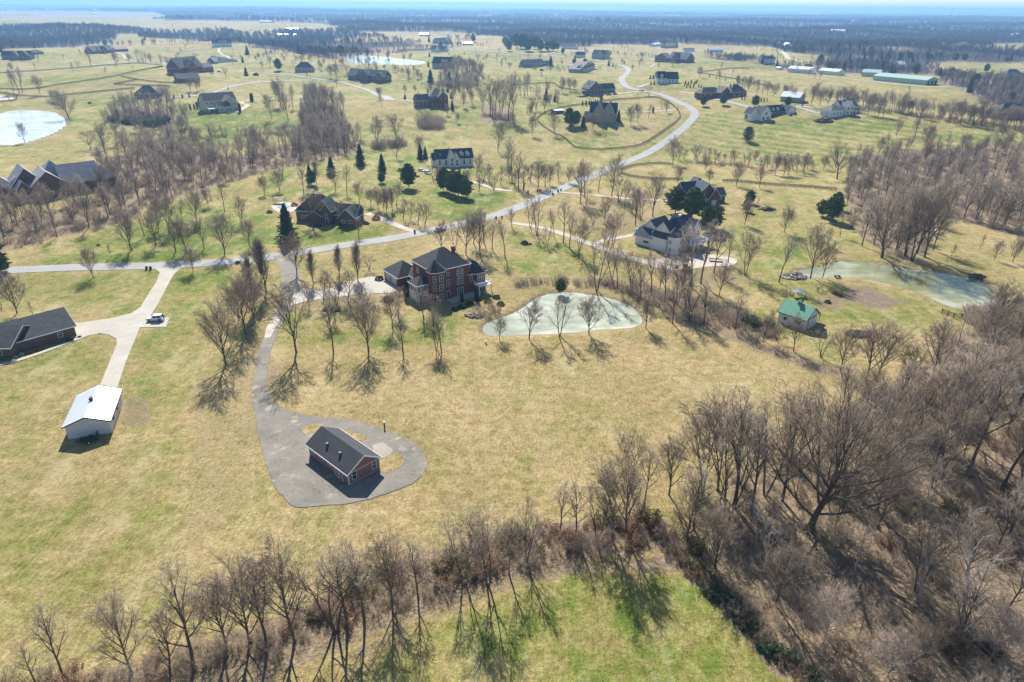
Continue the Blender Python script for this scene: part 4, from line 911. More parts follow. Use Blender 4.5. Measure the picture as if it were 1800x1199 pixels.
# --- brick ranch house cut by the left edge
e = house('ranch_house', 'low brown brick ranch house with dark grey roof at the left edge', (-122.0, 156.6), 48, [(-16, 9.2, .4, 13, 3.0, 'gx', 3.2)], wall=TANBRICK, roof=M('ranch_shingles', (.06, .064, .07), rough=.85, var=.25, scale=.8),
    wins=[('S', 0, 21.6, .9, 1.2, 1.3), ('E', 0, 4, 0, 4.5, 2.3, 'G')], base=-.6)
w2 = MB(); rr = MB(); tt = MB(); c48, s48 = math.cos(math.radians(-48)), math.sin(math.radians(-48))
sub = bpy.data.objects.new('wing', None); link(sub, e); dx, dy = -124.6 + 122.0, 150.8 - 156.6
sub.location = (dx * math.cos(math.radians(48)) + dy * math.sin(math.radians(48)), -dx * math.sin(math.radians(48)) + dy * math.cos(math.radians(48)), 0); sub.rotation_euler = (0, 0, math.radians(-46))
w2.box(-20, 0, 0, 12.5, -.6, 2.9); w2.sweep([(0, 2.9), (12.5, 2.9), (6.25, 5.9)], -20, 0, 'x'); roof_into(rr, tt, (-20, 0, 0, 12.5, 2.9, 'gx', 3.0))
w2.build('wall', TANBRICK, sub); rr.build('roof', M('ranch_shingles'), sub); tt.build('roof_trim', WHITE, sub)
ww = link(bpy.data.objects.new('window', win_mesh(1.6, 1.4, '')[0]), sub); ww.location = (-3, -.02, .8); ww2 = link(bpy.data.objects.new('pane', win_mesh(1.6, 1.4, '')[1]), sub); ww2.location = (-3, -.02, .8)
# --- the big brick mansion
mb = [(.4, 13.3, .4, 12.7, 9.25, 'hip', 4.7), (13.0, 18.9, .2, 7.4, 5.9, 'hip', 3.4), (-4.2, .6, 2.2, 7.2, 5.2, 'hip', 1.9), (-3.0, 6.0, 16.6, 26.2, 2.95, 'hip', 3.6), (1.0, 7.0, 12.0, 17.5, 3.3, 'gy', 2.0), (9.5, 14.5, 9.5, 16, 8.2, 'hip', 3.2), (13.3, 16.5, 8.5, 13.5, 6.5, 'hip', 3.0)]
e = house('brick_mansion', 'large three-storey red brick mansion with steep dark hipped roofs beside the pond', (-23.7, 189.6), 36.7, mb, wall=REDBRICK, roof=DARKROOF, base=-.8,
    polys=[([(.1, 3.2), (-.7, 1.6), (-.55, -.3), (.9, -1.25), (3.5, -1.25), (4.5, -.1), (4.5, 1.2)], 9.3, (1.9, 2.2, 12.4), -.8), ([(14.2, .3), (15.0, -1.0), (17.8, -1.0), (18.8, .3), (18.8, 2), (14.2, 2)], 5.95, (16.4, 2.2, 9.2), -.8)],
    wins=[('S', 0, 5.1, 6.8, .9, 1.3), ('S', 0, 5.1, 3.5, 1.3, 2.2), ('S', 0, 5.1, 0, 1.0, 2.1, 'Dr'), ('S', 0, 9.4, 5.7, 2.3, 1.9, 'A'), ('S', 0, 9.4, 3.3, 2.3, 1.9), ('S', 0, 9.4, .3, 2.3, 1.8),
          ('S', (.9, 3.5, -1.25, 0), 1.3, 6.2, 1.5, 2.1), ('S', (.9, 3.5, -1.25, 0), 1.3, 3.3, 1.5, 2.1), ('S', (.9, 3.5, -1.25, 0), 1.3, .4, 1.5, 1.9),
          ('S', (15, 17.8, -1.0, 0), 1.4, 3.5, 2.2, 1.7), ('S', (15, 17.8, -1.0, 0), 1.4, .1, 1.1, 2.1, 'D'), ('S', 1, .7, 3.2, .9, 2.0), ('E', 1, 3, 3.3, 1.2, 1.6), ('W', 3, 2.5, 0, 3.1, 2.3, 'G'), ('W', 3, 6.6, 0, 3.1, 2.3, 'G'), ('W', 0, 3, 6.2, 1.1, 1.6)],
    decks=[(13.8, 18.6, -4.2, -1.05, 3.0)], chimneys=[(12.6, 8.5, 12.6, REDBRICK)])
for z in (6.2, 3.3, .4):                           # angled bay windows beside the turret front
    o_ = link(bpy.data.objects.new('window', win_mesh(.95, 2.0, '')[0]), e); pa, pb = (-.55, -.3), (.9, -1.25); rz = math.atan2(pb[1] - pa[1], pb[0] - pa[0]); mx, my = (pa[0] + pb[0]) / 2, (pa[1] + pb[1]) / 2
    o_.location = (mx + .02 * math.sin(rz), my - .02 * math.cos(rz), z); o_.rotation_euler = (0, 0, rz); link(bpy.data.objects.new('pane', win_mesh(.95, 2.0, '')[1]), o_)
s = MB(); s.box(-4.23, .39, 2.16, 2.199, -.8, 5.15); s.box(-4.24, -4.203, 2.16, 7.2, -.8, 5.15); s.build('white_cladding', SIDING, e)
for i in range(4): window(e, 'S', (-4.2, .4, 2.15, 3), .62 + i * 1.12, 3.0, 1.0, 1.75)
for i in range(4): window(e, 'W', (-4.24, 0, 2.3, 7.1), .62 + i * 1.18, 3.0, 1.0, 1.75)
window(e, 'S', (-4.2, .4, 2.15, 3), 2.3, .6, 1.3, 1.0)
# --- brick house with green-grey roof left of the road
A0, ang, L = frame((522, 389), (548, 393))
house('brick_house', 'brick house with green-grey roof and twin front gables above the spruce by the road', at(522, 388), -9, [(0, 15.5, 0, 11, 4.3, 'hip', 5.8), (9.5, 15.5, -1.0, 6, 6.0, 'gy', 3.4), (12, 16.2, -2.2, 5, 5.6, 'gy', 2.8), (15.5, 25.5, .5, 9, 3.6, 'gx', 3.2), (19.5, 26.5, -3.2, 6, 3.4, 'gy', 3.4), (6, 12, -2.4, 1, 3.2, 'gy', 2.0)],
    wall=TANBRICK, roof=GREENROOF, wins=[('S', 2, 2.1, 2.6, 1.2, 1.5, 'A'), ('S', 2, 2.1, .1, 1.1, 2.1, 'D'), ('S', 4, 2, 1, 1.6, 1.5), ('S', 0, 3, 1, 1.6, 1.5), ('S', 0, 7, 1, 1.6, 1.5), ('S', 4, 5, 1, 1.6, 1.5), ('W', 0, 4, 1, 1.4, 1.4)], chimneys=[(4, 8.5, 9.3, TANBRICK)])
# --- white house with blue-black roofs
house('white_gabled_house', 'rambling white house with many slate blue gables, round corner turret and rear deck', (58.4, 235.1), 45, [(1, 17.5, 2.5, 10.5, 6.4, 'gx', 4.0), (6, 11.5, .3, 8, 6.8, 'gy', 3.8), (12.2, 19, 1.5, 11.5, 6.0, 'gy', 3.6), (.3, 6.5, 9.5, 18, 3.4, 'gy', 2.4), (4, 13, 10.5, 18, 5.6, 'gx', 3.4), (-.2, 4, 4, 10, 5.2, 'gy', 2.6)],
    wall=SIDING, roof=BLUEROOF, polys=[([(1.9 + 2.5 * math.cos(a * PI / 4 + .39), 1.9 + 2.5 * math.sin(a * PI / 4 + .39)) for a in range(8)], 6.2, (1.9, 1.9, 9.9), -1.5)],
    wins=[('S', 1, 2.7, 6.0, 1.1, 1.8, 'A'), ('S', 1, 1.2, 3.3, 1.1, 1.7), ('S', 1, 2.7, 3.3, 1.1, 2.0), ('S', 1, 4.3, 3.3, 1.1, 1.7), ('S', 1, 2.7, .3, 1.8, 2.0), ('S', 2, 2, 3.4, 1.3, 1.7), ('S', 2, 4.8, 3.4, 1.3, 1.7), ('S', 2, 3.4, .4, 2.2, 1.9), ('W', 3, 5, 1.4, 2.4, .7, 'k'),
          ('S', (0.9, 3, -.6, 0), 1.0, 3.6, .8, 1.5), ('W', (-.6, 0, .9, 3), 1.0, 3.6, .8, 1.5), ('W', (-.6, 0, .9, 3), 1.0, .8, .8, 1.5), ('S', (0.9, 3, -.6, 0), 1.0, .8, .8, 1.5), ('E', 2, 3, 3.4, 1.3, 1.5), ('E', 2, 7, 3.4, 1.3, 1.5)], decks=[(5.5, 18.5, -4.2, .25, 2.9)], chimneys=[(12, 7, 11, SIDING)])
# --- dark roofed house behind the pines
house('dark_roofed_house', 'brown brick house under steep navy-dark roofs behind two pines and the board fence', (85.8, 306.0), 14, [(-4, 8, 0, 14, 3.6, 'gy', 6.4), (-7, 4, 4, 15, 3.4, 'gx', 5.4), (2, 7.5, -1.6, 5, 3.8, 'gy', 4.2), (7, 13.5, 4, 11, 3.3, 'gx', 2.6)], wall=TANBRICK, roof=BLUEROOF, wins=[('S', 0, 2, .6, 1.6, 1.7), ('S', 2, 2.7, .5, 2.0, 2.0, 'G'), ('S', 3, 4, 1, 1.4, 1.4), ('E', 3, 3, 1, 1.4, 1.4)], chimneys=[(2, 9, 10.6, STONE)])
# --- broad grey roofed house among the trees on the left
house('grey_roofed_house', 'broad house with sprawling grey hipped roofs half hidden by trees at the left edge', at(68, 350), 42, [(-2, 13, 0, 15, 5.2, 'gy', 6.2), (11, 27, 1, 17, 5.4, 'gx', 6.8), (-8, 5, 6, 20, 5.4, 'gy', 7.4), (2, 18, 5, 22, 5.6, 'hip', 8.4), (24, 33, 2, 14, 4.8, 'hip', 5.6), (-26, -6, 12, 24, 4.6, 'hip', 5.6), (-7, -2, -1, 8, 5.2, 'gy', 3.4)], wall=TANBRICK, roof=shingle('mauve_grey_shingles', (.30, .29, .305)), trim=M('mid_grey_trim', (.22, .215, .22)),
    wins=[('S', 0, 4, 1, 1.6, 1.6), ('S', 0, 9, 1, 1.6, 1.6), ('S', 0, 15, 1, 1.6, 1.6), ('S', 0, 21, 1, 1.6, 1.6), ('S', 5, 2.5, 1.2, 1.6, 2.4, 'A'), ('W', 4, 4, 1, 1.6, 1.6)], dormers=[(-5, 9, 6.4, 3.2, SIDING)], chimneys=[(29, 8, 8.6, REDBRICK)])
# --- green roofed barn
B0, ang, Wb = frame((1413, 581), (1438, 569))
e = house('small_barn', 'small white barn with green metal roof, green cupola and open lean-to near the right pond', B0, ang + 3, [(0, Wb * .95, 0, 8.0, 3.3, 'gy', 2.5)], wall=SIDING, roof=GREENM, trim=M('dark_green_trim', (.03, .08, .06)), cat='barn', base=-.4, wins=[('W', 0, 2.2, 1.2, 1.0, 1.0, 'k'), ('W', 0, 5.8, 1.2, 1.0, 1.0, 'k')])
b = MB(); b.box(1.7, 5.0, -.12, -.05, 0, 2.9); b.build('barn_door', SIDING, e); b = MB(); b.box(1.5, 5.8, -.16, -.1, 2.9, 3.05); b.box(1.6, 1.72, -.16, -.125, 0, 2.9); b.sweep([(1.72, .1), (1.9, .1), (5, 2.8), (4.82, 2.8)], -.15, -.125, 'y'); b.build('door_track', M('dark_green_trim'), e)
q = Wb * .95; b = MB(); b.sweep([(q + .02, 2.9), (q + 2.6, 2.3), (q + 2.6, 2.42), (q + .02, 3.02)], .2, 7.5, 'y'); b.build('lean_to_roof', GREENM, e)
for y in (.4, 3.9, 7.3): b = MB(); b.box(q + 2.3, q + 2.45, y - .08, y + .08, -.3, 2.35); b.build('post', DARKW, e)
b = MB(); b.box(q / 2 - .5, q / 2 + .5, 3.6, 4.6, 5.2, 6.5); b.build('cupola', GREENM, e); b = MB(); b.solid([(q / 2 - .8, 3.3, 6.5), (q / 2 + .8, 3.3, 6.5), (q / 2 + .8, 4.9, 6.5), (q / 2 - .8, 4.9, 6.5), (q / 2, 4.1, 7.3)], [(0, 1, 4), (1, 2, 4), (2, 3, 4), (3, 0, 4), (3, 2, 1, 0)]); b.build('cupola_roof', GREENM, e)
# --- upper neighbourhood; front corners are picture points
def far(label, a, b, depth, h, rise, wall, roof, kind='gx', extra=(), name='country_house', cat='house', ch=None, auto=1, dm=(), pal=WHITE, cst=None, dk=(), sink=0):
    A, ang, L = frame(a, b); k = 1.22 if cat == 'house' else 1.0; bl = [(0, L, 0, depth, h * k, kind, rise * k)]
    for x in extra: bl.append((x[0] * L, x[1] * L, x[2], x[3], x[4] * k, x[5], x[6] * k, *x[7:]))
    dm = [(d[0], d[1], d[2] * k, *d[3:]) for d in dm]; ch = [(c[0], c[1], c[2] * k) for c in (ch or ())]
    return house(name, label, A, ang, bl, wall=wall, roof=roof, trim=pal, cat=cat, auto=auto, chimneys=[(L * c[0], c[1], c[2], REDBRICK if wall is REDBRICK else STONE) for c in (ch or ())], dormers=[(d[0] * L, *d[1:]) for d in dm], base=-2.5, cst=cst, decks=[(x[0] * L, x[1] * L, *x[2:]) for x in dk])
far('pale house with slate blue roof and white dormers behind the parked white cars', (768, 294), (832, 292), 10, 3.7, 3.6, SIDING, BLUEROOF, extra=((.3, .5, -1.6, 8, 4.4, 'gy', 3.0), (.46, .6, -2.4, 6, 3.9, 'gy', 2.4), (-.08, .2, 2, 9, 3.0, 'gx', 2.6)), dm=((.7, 1, 4.7, 2, SIDING), (.86, 1, 4.7, 2, SIDING), (.12, 1.8, 4.0, 1.8, SIDING)))
far('pale yellow two-storey house with white balconies, columns and a raised terrace', (362, 197), (417, 190), 13, 6.4, 4.2, CREAM, BROWNROOF, extra=((.48, .98, -5, 6, 5.4, 'gy', 3.8), (.3, .66, -9, -1, 3.4, 'gx', 2.6)), dk=((0, .34, -8, -1, 3.0),), auto=2)
far('low house with plain dark grey roof hidden behind the dark thicket', (237, 174), (280, 172), 16, 3.6, 5.6, TANBRICK, GREYROOF, 'hip')
far('tall brick farmhouse with steep dark roof and attached low barn, upper left', (318, 131), (358, 127), 17, 6, 7.5, REDBRICK, GREENROOF, extra=((.2, .6, -4, 9, 6.5, 'gy', 5), (.9, 1.4, -2, 9, 4, 'gx', 3)), ch=((.85, 6, 12),))
far('low grey roofed outbuilding right in front of the tall brick farmhouse', (313, 145), (352, 143), 13, 3.2, 3.4, TANBRICK, BROWNROOF, 'gx', name='outbuilding')
far('long brick house with dark green roof beside the curling driveway', (365, 113), (406, 110), 16, 4.4, 5.6, REDBRICK, GREENROOF, extra=((.1, .45, -3, 10, 5, 'gy', 4.4),))
far('white house with dark roof and three dormers on the upper left hilltop', (374, 83), (408, 82), 14, 6, 4.6, SIDING, DARKROOF, dm=((.4, 1, 7.4, 3, SIDING), (.55, 1, 7.4, 3, SIDING), (.7, 1, 7.4, 3, SIDING)))
far('dark roofed brick house with two white dormers left of the red barn', (164, 95), (201, 93), 16, 4.2, 5.6, REDBRICK, GREENROOF, dm=((.3, 1, 6.0, 3, SIDING), (.62, 1, 6.0, 3, SIDING)), extra=((.42, .6, -3, 8, 4.6, 'gy', 4),))
far('dark red barn with a white door at the end of the long brick house', (204, 91), (226, 90), 12, 4, 3.6, M('barn_red', (.20, .04, .05)), M('barn_red'), name='red_barn', cat='barn', auto=0)
far('brick house with three dark gables at the upper left edge', (4, 105), (55, 105), 16, 4.4, 5.4, TANBRICK, GREENROOF, extra=((.36, .62, -4, 10, 4.6, 'gy', 5.2), (.6, 1.0, -1, 10, 4.4, 'gy', 5)))
far('small brick outbuilding with dark hipped roof right of the triple-gabled brick house', (57, 96), (77, 95), 11, 3.2, 3.6, REDBRICK, DARKROOF, 'hip', name='outbuilding', cat='outbuilding')
far('bluish roofed house nearly hidden by bare trees beside the upper road', (519, 127), (552, 126), 15, 4, 5.4, GREYW, GREYROOF, 'hip')
far('long brick house with white gable ends and blue-black roofs beside the thuja, above the cul-de-sac', (612, 138), (676, 145), 13, 4.4, 4.6, TANBRICK, BLUEROOF, extra=((.02, .26, -2, 10, 4.2, 'gx', 3.6), (.38, .62, -4, 9, 5.2, 'gy', 4.4), (.8, 1.0, -3, 10, 4.6, 'gy', 3.6)))
far('two-part red brick house with grey roof at the end of the cul-de-sac', (757, 188), (788, 186), 13, 7, 4.2, REDBRICK, GREYROOF, 'hip', extra=((-.72, -.02, 2, 10, 4.4, 'gx', 3.4), (.4, .9, -2.5, 6, 6.6, 'gy', 3.2)), ch=((0, 5, 11),))
far('dark teal roofed house with white dormers in front of the small pale house', (760, 121), (792, 121), 14, 5.4, 6, GREYW, GREENROOF, 'gx', dm=((.55, 1, 7.4, 3, SIDING), (.75, 1, 7.4, 3, SIDING)))
far('small pale house with several steep roofs on the pasture above the dark teal house', (757, 92), (782, 91), 13, 4.6, 5.6, SIDING, GREYROOF, extra=((.4, .7, -3, 8, 5, 'gy', 4.4),))
far('teal-roofed house between evergreens near the upper centre fence line', (768, 77), (794, 77), 12, 4.5, 5, GREYW, GREENROOF, extra=((.6, .9, -3, 8, 5, 'gy', 4.4),))
far('brick house with grey roof and separate right wing left of the evergreen hedge row', (922, 119), (957, 116), 15, 4.6, 4.8, TANBRICK, GREYROOF, extra=((1.0, 1.4, 1, 11, 3.8, 'gx', 3.4),))
far('stone cottage with steep grey gables alone on the tan pasture', (1019, 129), (1045, 128), 14, 3.8, 4.6, STONE, GREYROOF, 'gy', extra=((.1, .9, -2, 9, 3.4, 'gx', 3.4),))
far('brick house with white covered patio and blue-black roofs beside the fenced drive', (1035, 168), (1058, 165), 14, 5, 5.2, TANBRICK, BLUEROOF, 'gy', extra=((.9, 2.1, 2, 11, 4.2, 'gx', 3.6), (-.75, .0, 1, 8, 3.4, 'flat', 0, 'none')), ch=((.1, 3, 10),))
far('large stone house with blue-black tower-like roofs inside the paddock fence', (1036, 213), (1082, 216), 13, 5, 5.6, STONE, BLUEROOF, 'gx', extra=((.2, .52, -3.5, 10, 7, 'gy', 4.6), (.52, .92, -2, 11, 6, 'gy', 5.6), (-.2, .1, 1, 8, 3.2, 'gx', 2)))
far('white farmhouse with long black metal roof and garage on the gentle rise', (1154, 147), (1192, 146), 12, 3.8, 4.8, SIDING, BLACKROOF, extra=((.02, .4, -2, 9, 4.6, 'gx', 4.6),), dm=((.2, -2, 5.6, 2.4, SIDING),))
far('wide brick manor with dark roofs and circular drive, upper right of centre', (1174, 110), (1206, 111), 18, 6, 6.4, TANBRICK, BLUEROOF, extra=((-.85, -.1, 3, 14, 5, 'gy', 5), (.3, .6, -4, 8, 6.5, 'gy', 5)))
far('teal-roofed house behind bare trees right of the small white cottage', (1040, 103), (1064, 104), 16, 5, 6, GREYW, GREENROOF, extra=((.5, .9, -3, 8, 6, 'gy', 5),))
far('small white cottage with grey roof in the hedged yard', (1013, 102), (1029, 101), 10, 4, 3.6, SIDING, GREYROOF)
far('teal-roofed house by the tall far pines', (986, 86), (1010, 87), 14, 4.6, 5, SIDING, GREENROOF)
far('dark hip-roofed house on the far right among trees, cut by the frame', (1754, 210), (1798, 212), 15, 3.8, 5, TANBRICK, GREENROOF, 'hip')
far('blue roofed house by the tan clearing at the right edge', (1766, 138), (1800, 137), 18, 4, 6, GREYW, BLUEROOF, 'hip')
# white modern farmhouse with black roofs
house('modern_farmhouse', 'white modern farmhouse with black roofs, three dormers and a dark screened porch', at(1337, 213), 24, [(0, 9.5, 0, 10, 5.6, 'gy', 4.6), (9, 30, 7, 15, 5.2, 'gx', 4.2), (29, 37, 3, 12, 5, 'gy', 4.2), (-6.5, 1, 4, 12, 5.2, 'gy', 4.0), (9.5, 29, 3.5, 7, 3.4, 'shedS', 1.2, 'none')], wall=M('bright_white_boards', (.72, .73, .73), var=.05), roof=BLACKROOF,
    wins=[('S', 0, 2.2, 1, 1.6, 1.8, 'k'), ('S', 0, 6.8, 1, 1.6, 1.8, 'k'), ('S', 0, 4.7, 4.6, 1.4, 1.5, 'k'), ('E', 0, 3, 1, 1.8, 1.8, 'k'), ('S', 2, 2.2, 1.2, 1.5, 1.6, 'k'), ('S', 2, 5.8, 1.2, 1.5, 1.6, 'k'), ('S', 1, 4, .4, 3, 2.2, 'k'), ('S', 1, 10, .4, 3, 2.2, 'k'), ('S', 1, 16, .4, 3, 2.2, 'k'), ('W', 3, 3, 1, 2, 3, 'k')],
    dormers=[(14, 7.5, 5.8, 2.6, SIDING), (18.5, 7.5, 5.8, 2.6, SIDING), (23, 7.5, 5.8, 2.6, SIDING)], chimneys=[(28, 9, 10.6, STONE)], base=-2)
house('white_farmhouse', 'white farmhouse with wraparound porch, cupola tower and detached-looking grey garage', at(1484, 203), 24, [(0, 17, 4, 14, 5.8, 'gx', 4), (1, 9, 0, 8, 6.6, 'gy', 3.6), (-14, -1, 0, 11, 4, 'hip', 3.6), (8, 18, 1, 5, 3.2, 'shedS', 1)], wall=M('bright_white_boards'), roof=GREYROOF,
    polys=[([(6 + 1.6 * math.cos(a * PI / 3), 9 + 1.6 * math.sin(a * PI / 3)) for a in range(6)], 12, (6, 9, 13.6), 8)], wins=[('S', 1, 2, 1, 1.4, 1.8, 'k'), ('S', 1, 6, 1, 1.4, 1.8, 'k'), ('S', 1, 2, 4, 1.4, 1.6, 'k'), ('S', 1, 6, 4, 1.4, 1.6, 'k'), ('S', 3, 3, .5, 2, 1.9, 'k'), ('S', 3, 7, .5, 2, 1.9, 'k'), ('W', 2, 3, 0, 3, 2.4, 'G'), ('W', 2, 7, 0, 3, 2.4, 'G'), ('S', 2, 3, 1, 1.3, 1.5), ('S', 2, 6.5, 1, 1.3, 1.5), ('S', 2, 10, 1, 1.3, 1.5)], base=-2)
house('brick_house', 'brown brick house with hipped brown roof and low left wing above the two lawn pines', at(1284, 172), 22, [(0, 17, 0, 13, 4.6, 'hip', 6.0), (-24, -2, 10, 20, 3.6, 'hip', 4.2), (-8, 3, 4, 15, 4.2, 'gy', 4.6)], wall=REDBRICK, roof=BROWNROOF, wins=[('S', 0, 4, 1, 1.6, 1.6), ('S', 0, 9, 1, 1.6, 1.6), ('S', 0, 13.5, 1, 1.6, 1.6), ('S', 1, 4, 1, 1.6, 1.5), ('S', 1, 10, 1, 1.6, 1.5), ('E', 0, 6, 1, 1.6, 1.6)], chimneys=[(3, 6, 11, STONE)])
# long metal barns on the right
def barn(label, a, b, W, h, rise, wall, roof, doors=0, name='long_barn'):
    A, ang, L = frame(a, b); n = max(2, int(L / 7)); w = [('S', 0, L * (i + .5) / n, 1.6, 2.4, 1.0, 'k') for i in range(0)]
    e = house(name, label, A, ang, [(0, L, 0, W, h, 'gx', rise)], wall=wall, roof=roof, cat='barn', base=-2.5, trim=wall, wins=[('E', 0, W * (i + .6) / (doors + .2), 0, 3.6, 3.8, 'Dk') for i in range(doors)])
    r = MB()
    for i in range(n + 1): x = min(max(L * i / n, .1), L - .1); r.box(x - .12, x + .12, -.1, -.004, -1, h - .1)
    tag(r.build('wall_posts', GREYW, e), kind='stuff'); return e
barn('long pale green metal riding barn with open end doors, the biggest building on the right', (1534, 141), (1627, 150), 24, 5.2, 3.0, METALG, METALG, 3)
barn('smaller pale green metal barn joined behind the left end of the big one', (1514, 134), (1546, 136), 18, 5.0, 3, METALG, METALG)
barn('leftmost white metal barn with pale roof on the green meadow', (1384, 127), (1424, 130), 16, 5, 2.8, METALW, METALR)
barn('second white metal barn, just right of the leftmost one', (1438, 130), (1472, 133), 15, 4.6, 2.6, METALW, METALR)
barn('tiny white shed left of the white metal barns', (1363, 122), (1370, 123), 6, 2.6, 1, METALW, METALR, name='shed')
barn('weathered grey-white barn partly behind the pine above the modern farmhouse', (1371, 178), (1404, 181), 14, 4, 3.4, GREYW, METALR, name='barn')
barn('white roofed pavilion on posts near the brown field strip', (813, 79), (831, 80), 14, 3, 3, GREYW, METALR, name='pavilion')
barn('small pole barn with pale tin roof at the paddock corner', (975, 201), (991, 199), 7, 2.6, .8, DARKW, METALR, name='pole_barn')
FB = [('white house with black roof among the orchard rows', 1343, 112, 1362, 111, 12, 6, SIDING, BLACKROOF), ('white house left of the orchard rows', 1246, 92, 1271, 92, 12, 5, SIDING, SIDING), ('teal-grey house beside the road left of the white orchard house', 1203, 91, 1221, 91, 14, 4, SIDING, GREENROOF),
 ('small white roofed house behind the hedge above the brick manor', 1150, 82, 1162, 81, 12, 4, SIDING, METALR), ('grey gabled house above the brick manor', 1172, 85, 1192, 84, 14, 5, STONE, BROWNROOF), ('pale gabled house behind the green barns', 1578, 120, 1590, 120, 14, 6, SIDING, SIDING), ('blue-grey house in the right woods', 1504, 108, 1526, 109, 16, 5, GREYW, GREYROOF),
 ('white roofed house in the clearing at the upper right', 1780, 66, 1790, 66, 16, 5, SIDING, METALR), ('long blue roofed building in the right woods', 1674, 90, 1700, 90, 18, 6, GREYW, BLUEROOF), ('grey house right of the long blue roofed building', 1526, 93, 1538, 93, 14, 6, GREYW, GREYROOF), ('teal-grey house left of the right woods', 1356, 82, 1366, 83, 14, 6, STONE, GREENROOF),
 ('steep roofed white house left of the dark right woods', 1374, 85, 1381, 86, 14, 7, SIDING, SIDING), ('dark house at the edge of the right woods', 1408, 88, 1420, 88, 14, 5, GREYW, BLACKROOF), ('long white barn on the far left ridge', 455, 40, 475, 40, 26, 6, METALW, METALR), ('shorter white barn below the long one on the far ridge', 422, 33, 441, 33, 26, 7, METALW, METALR),
 ('far white building with bright roof in the upper left woods', 490, 64, 508, 63, 18, 4, METALW, METALR), ('bright roofed shed right of the far white building', 512, 64, 524, 64, 18, 4, METALW, METALR), ('white farm sheds on the far left field', 160, 18, 172, 19, 40, 8, METALW, METALR), ('pale barn on the far left field edge', 163, 24, 173, 24, 34, 6, METALW, METALR),
 ('small barn at the upper left ridge end', 505, 54, 525, 53, 22, 5, SIDING, METALR), ('white roofed farm building in the centre left woods', 737, 63, 752, 64, 20, 5, METALW, METALR), ('far white barn in the central woods', 890, 44, 901, 44, 30, 6, METALW, METALR), ('long far white building in the central woods', 991, 37, 1005, 37, 40, 7, METALW, METALR),
 ('tiny bright building far above the brick manor', 986, 22, 990, 22, 60, 10, METALW, METALR), ('bright barn on the far right horizon woods', 1497, 39, 1508, 39, 36, 7, METALW, METALR), ('white cluster house in the far right woods', 1460, 57, 1484, 58, 26, 6, SIDING, METALR), ('far white farmhouse in the upper right woods', 1292, 62, 1308, 62, 24, 5, SIDING, METALR),
 ('pale blue roofed house in the upper right woods', 1592, 71, 1600, 71, 24, 5, SIDING, METALR), ('isolated far white house near the upper centre', 972, 27, 976, 27, 50, 9, METALW, METALR), ('dim white house in the upper left haze', 252, 11, 256, 12, 50, 10, METALW, METALR), ('tiny barn in the hazy upper left woods', 289, 12, 294, 12, 50, 10, METALW, METALR)]
for l, x0, y0, x1, y1, d, h, wm, rm in FB: far(l, (x0, y0), (x1, y1), d, h, h * .7, wm, rm, name='distant_building', cat='building', auto=1 if y0 > 75 else 0)
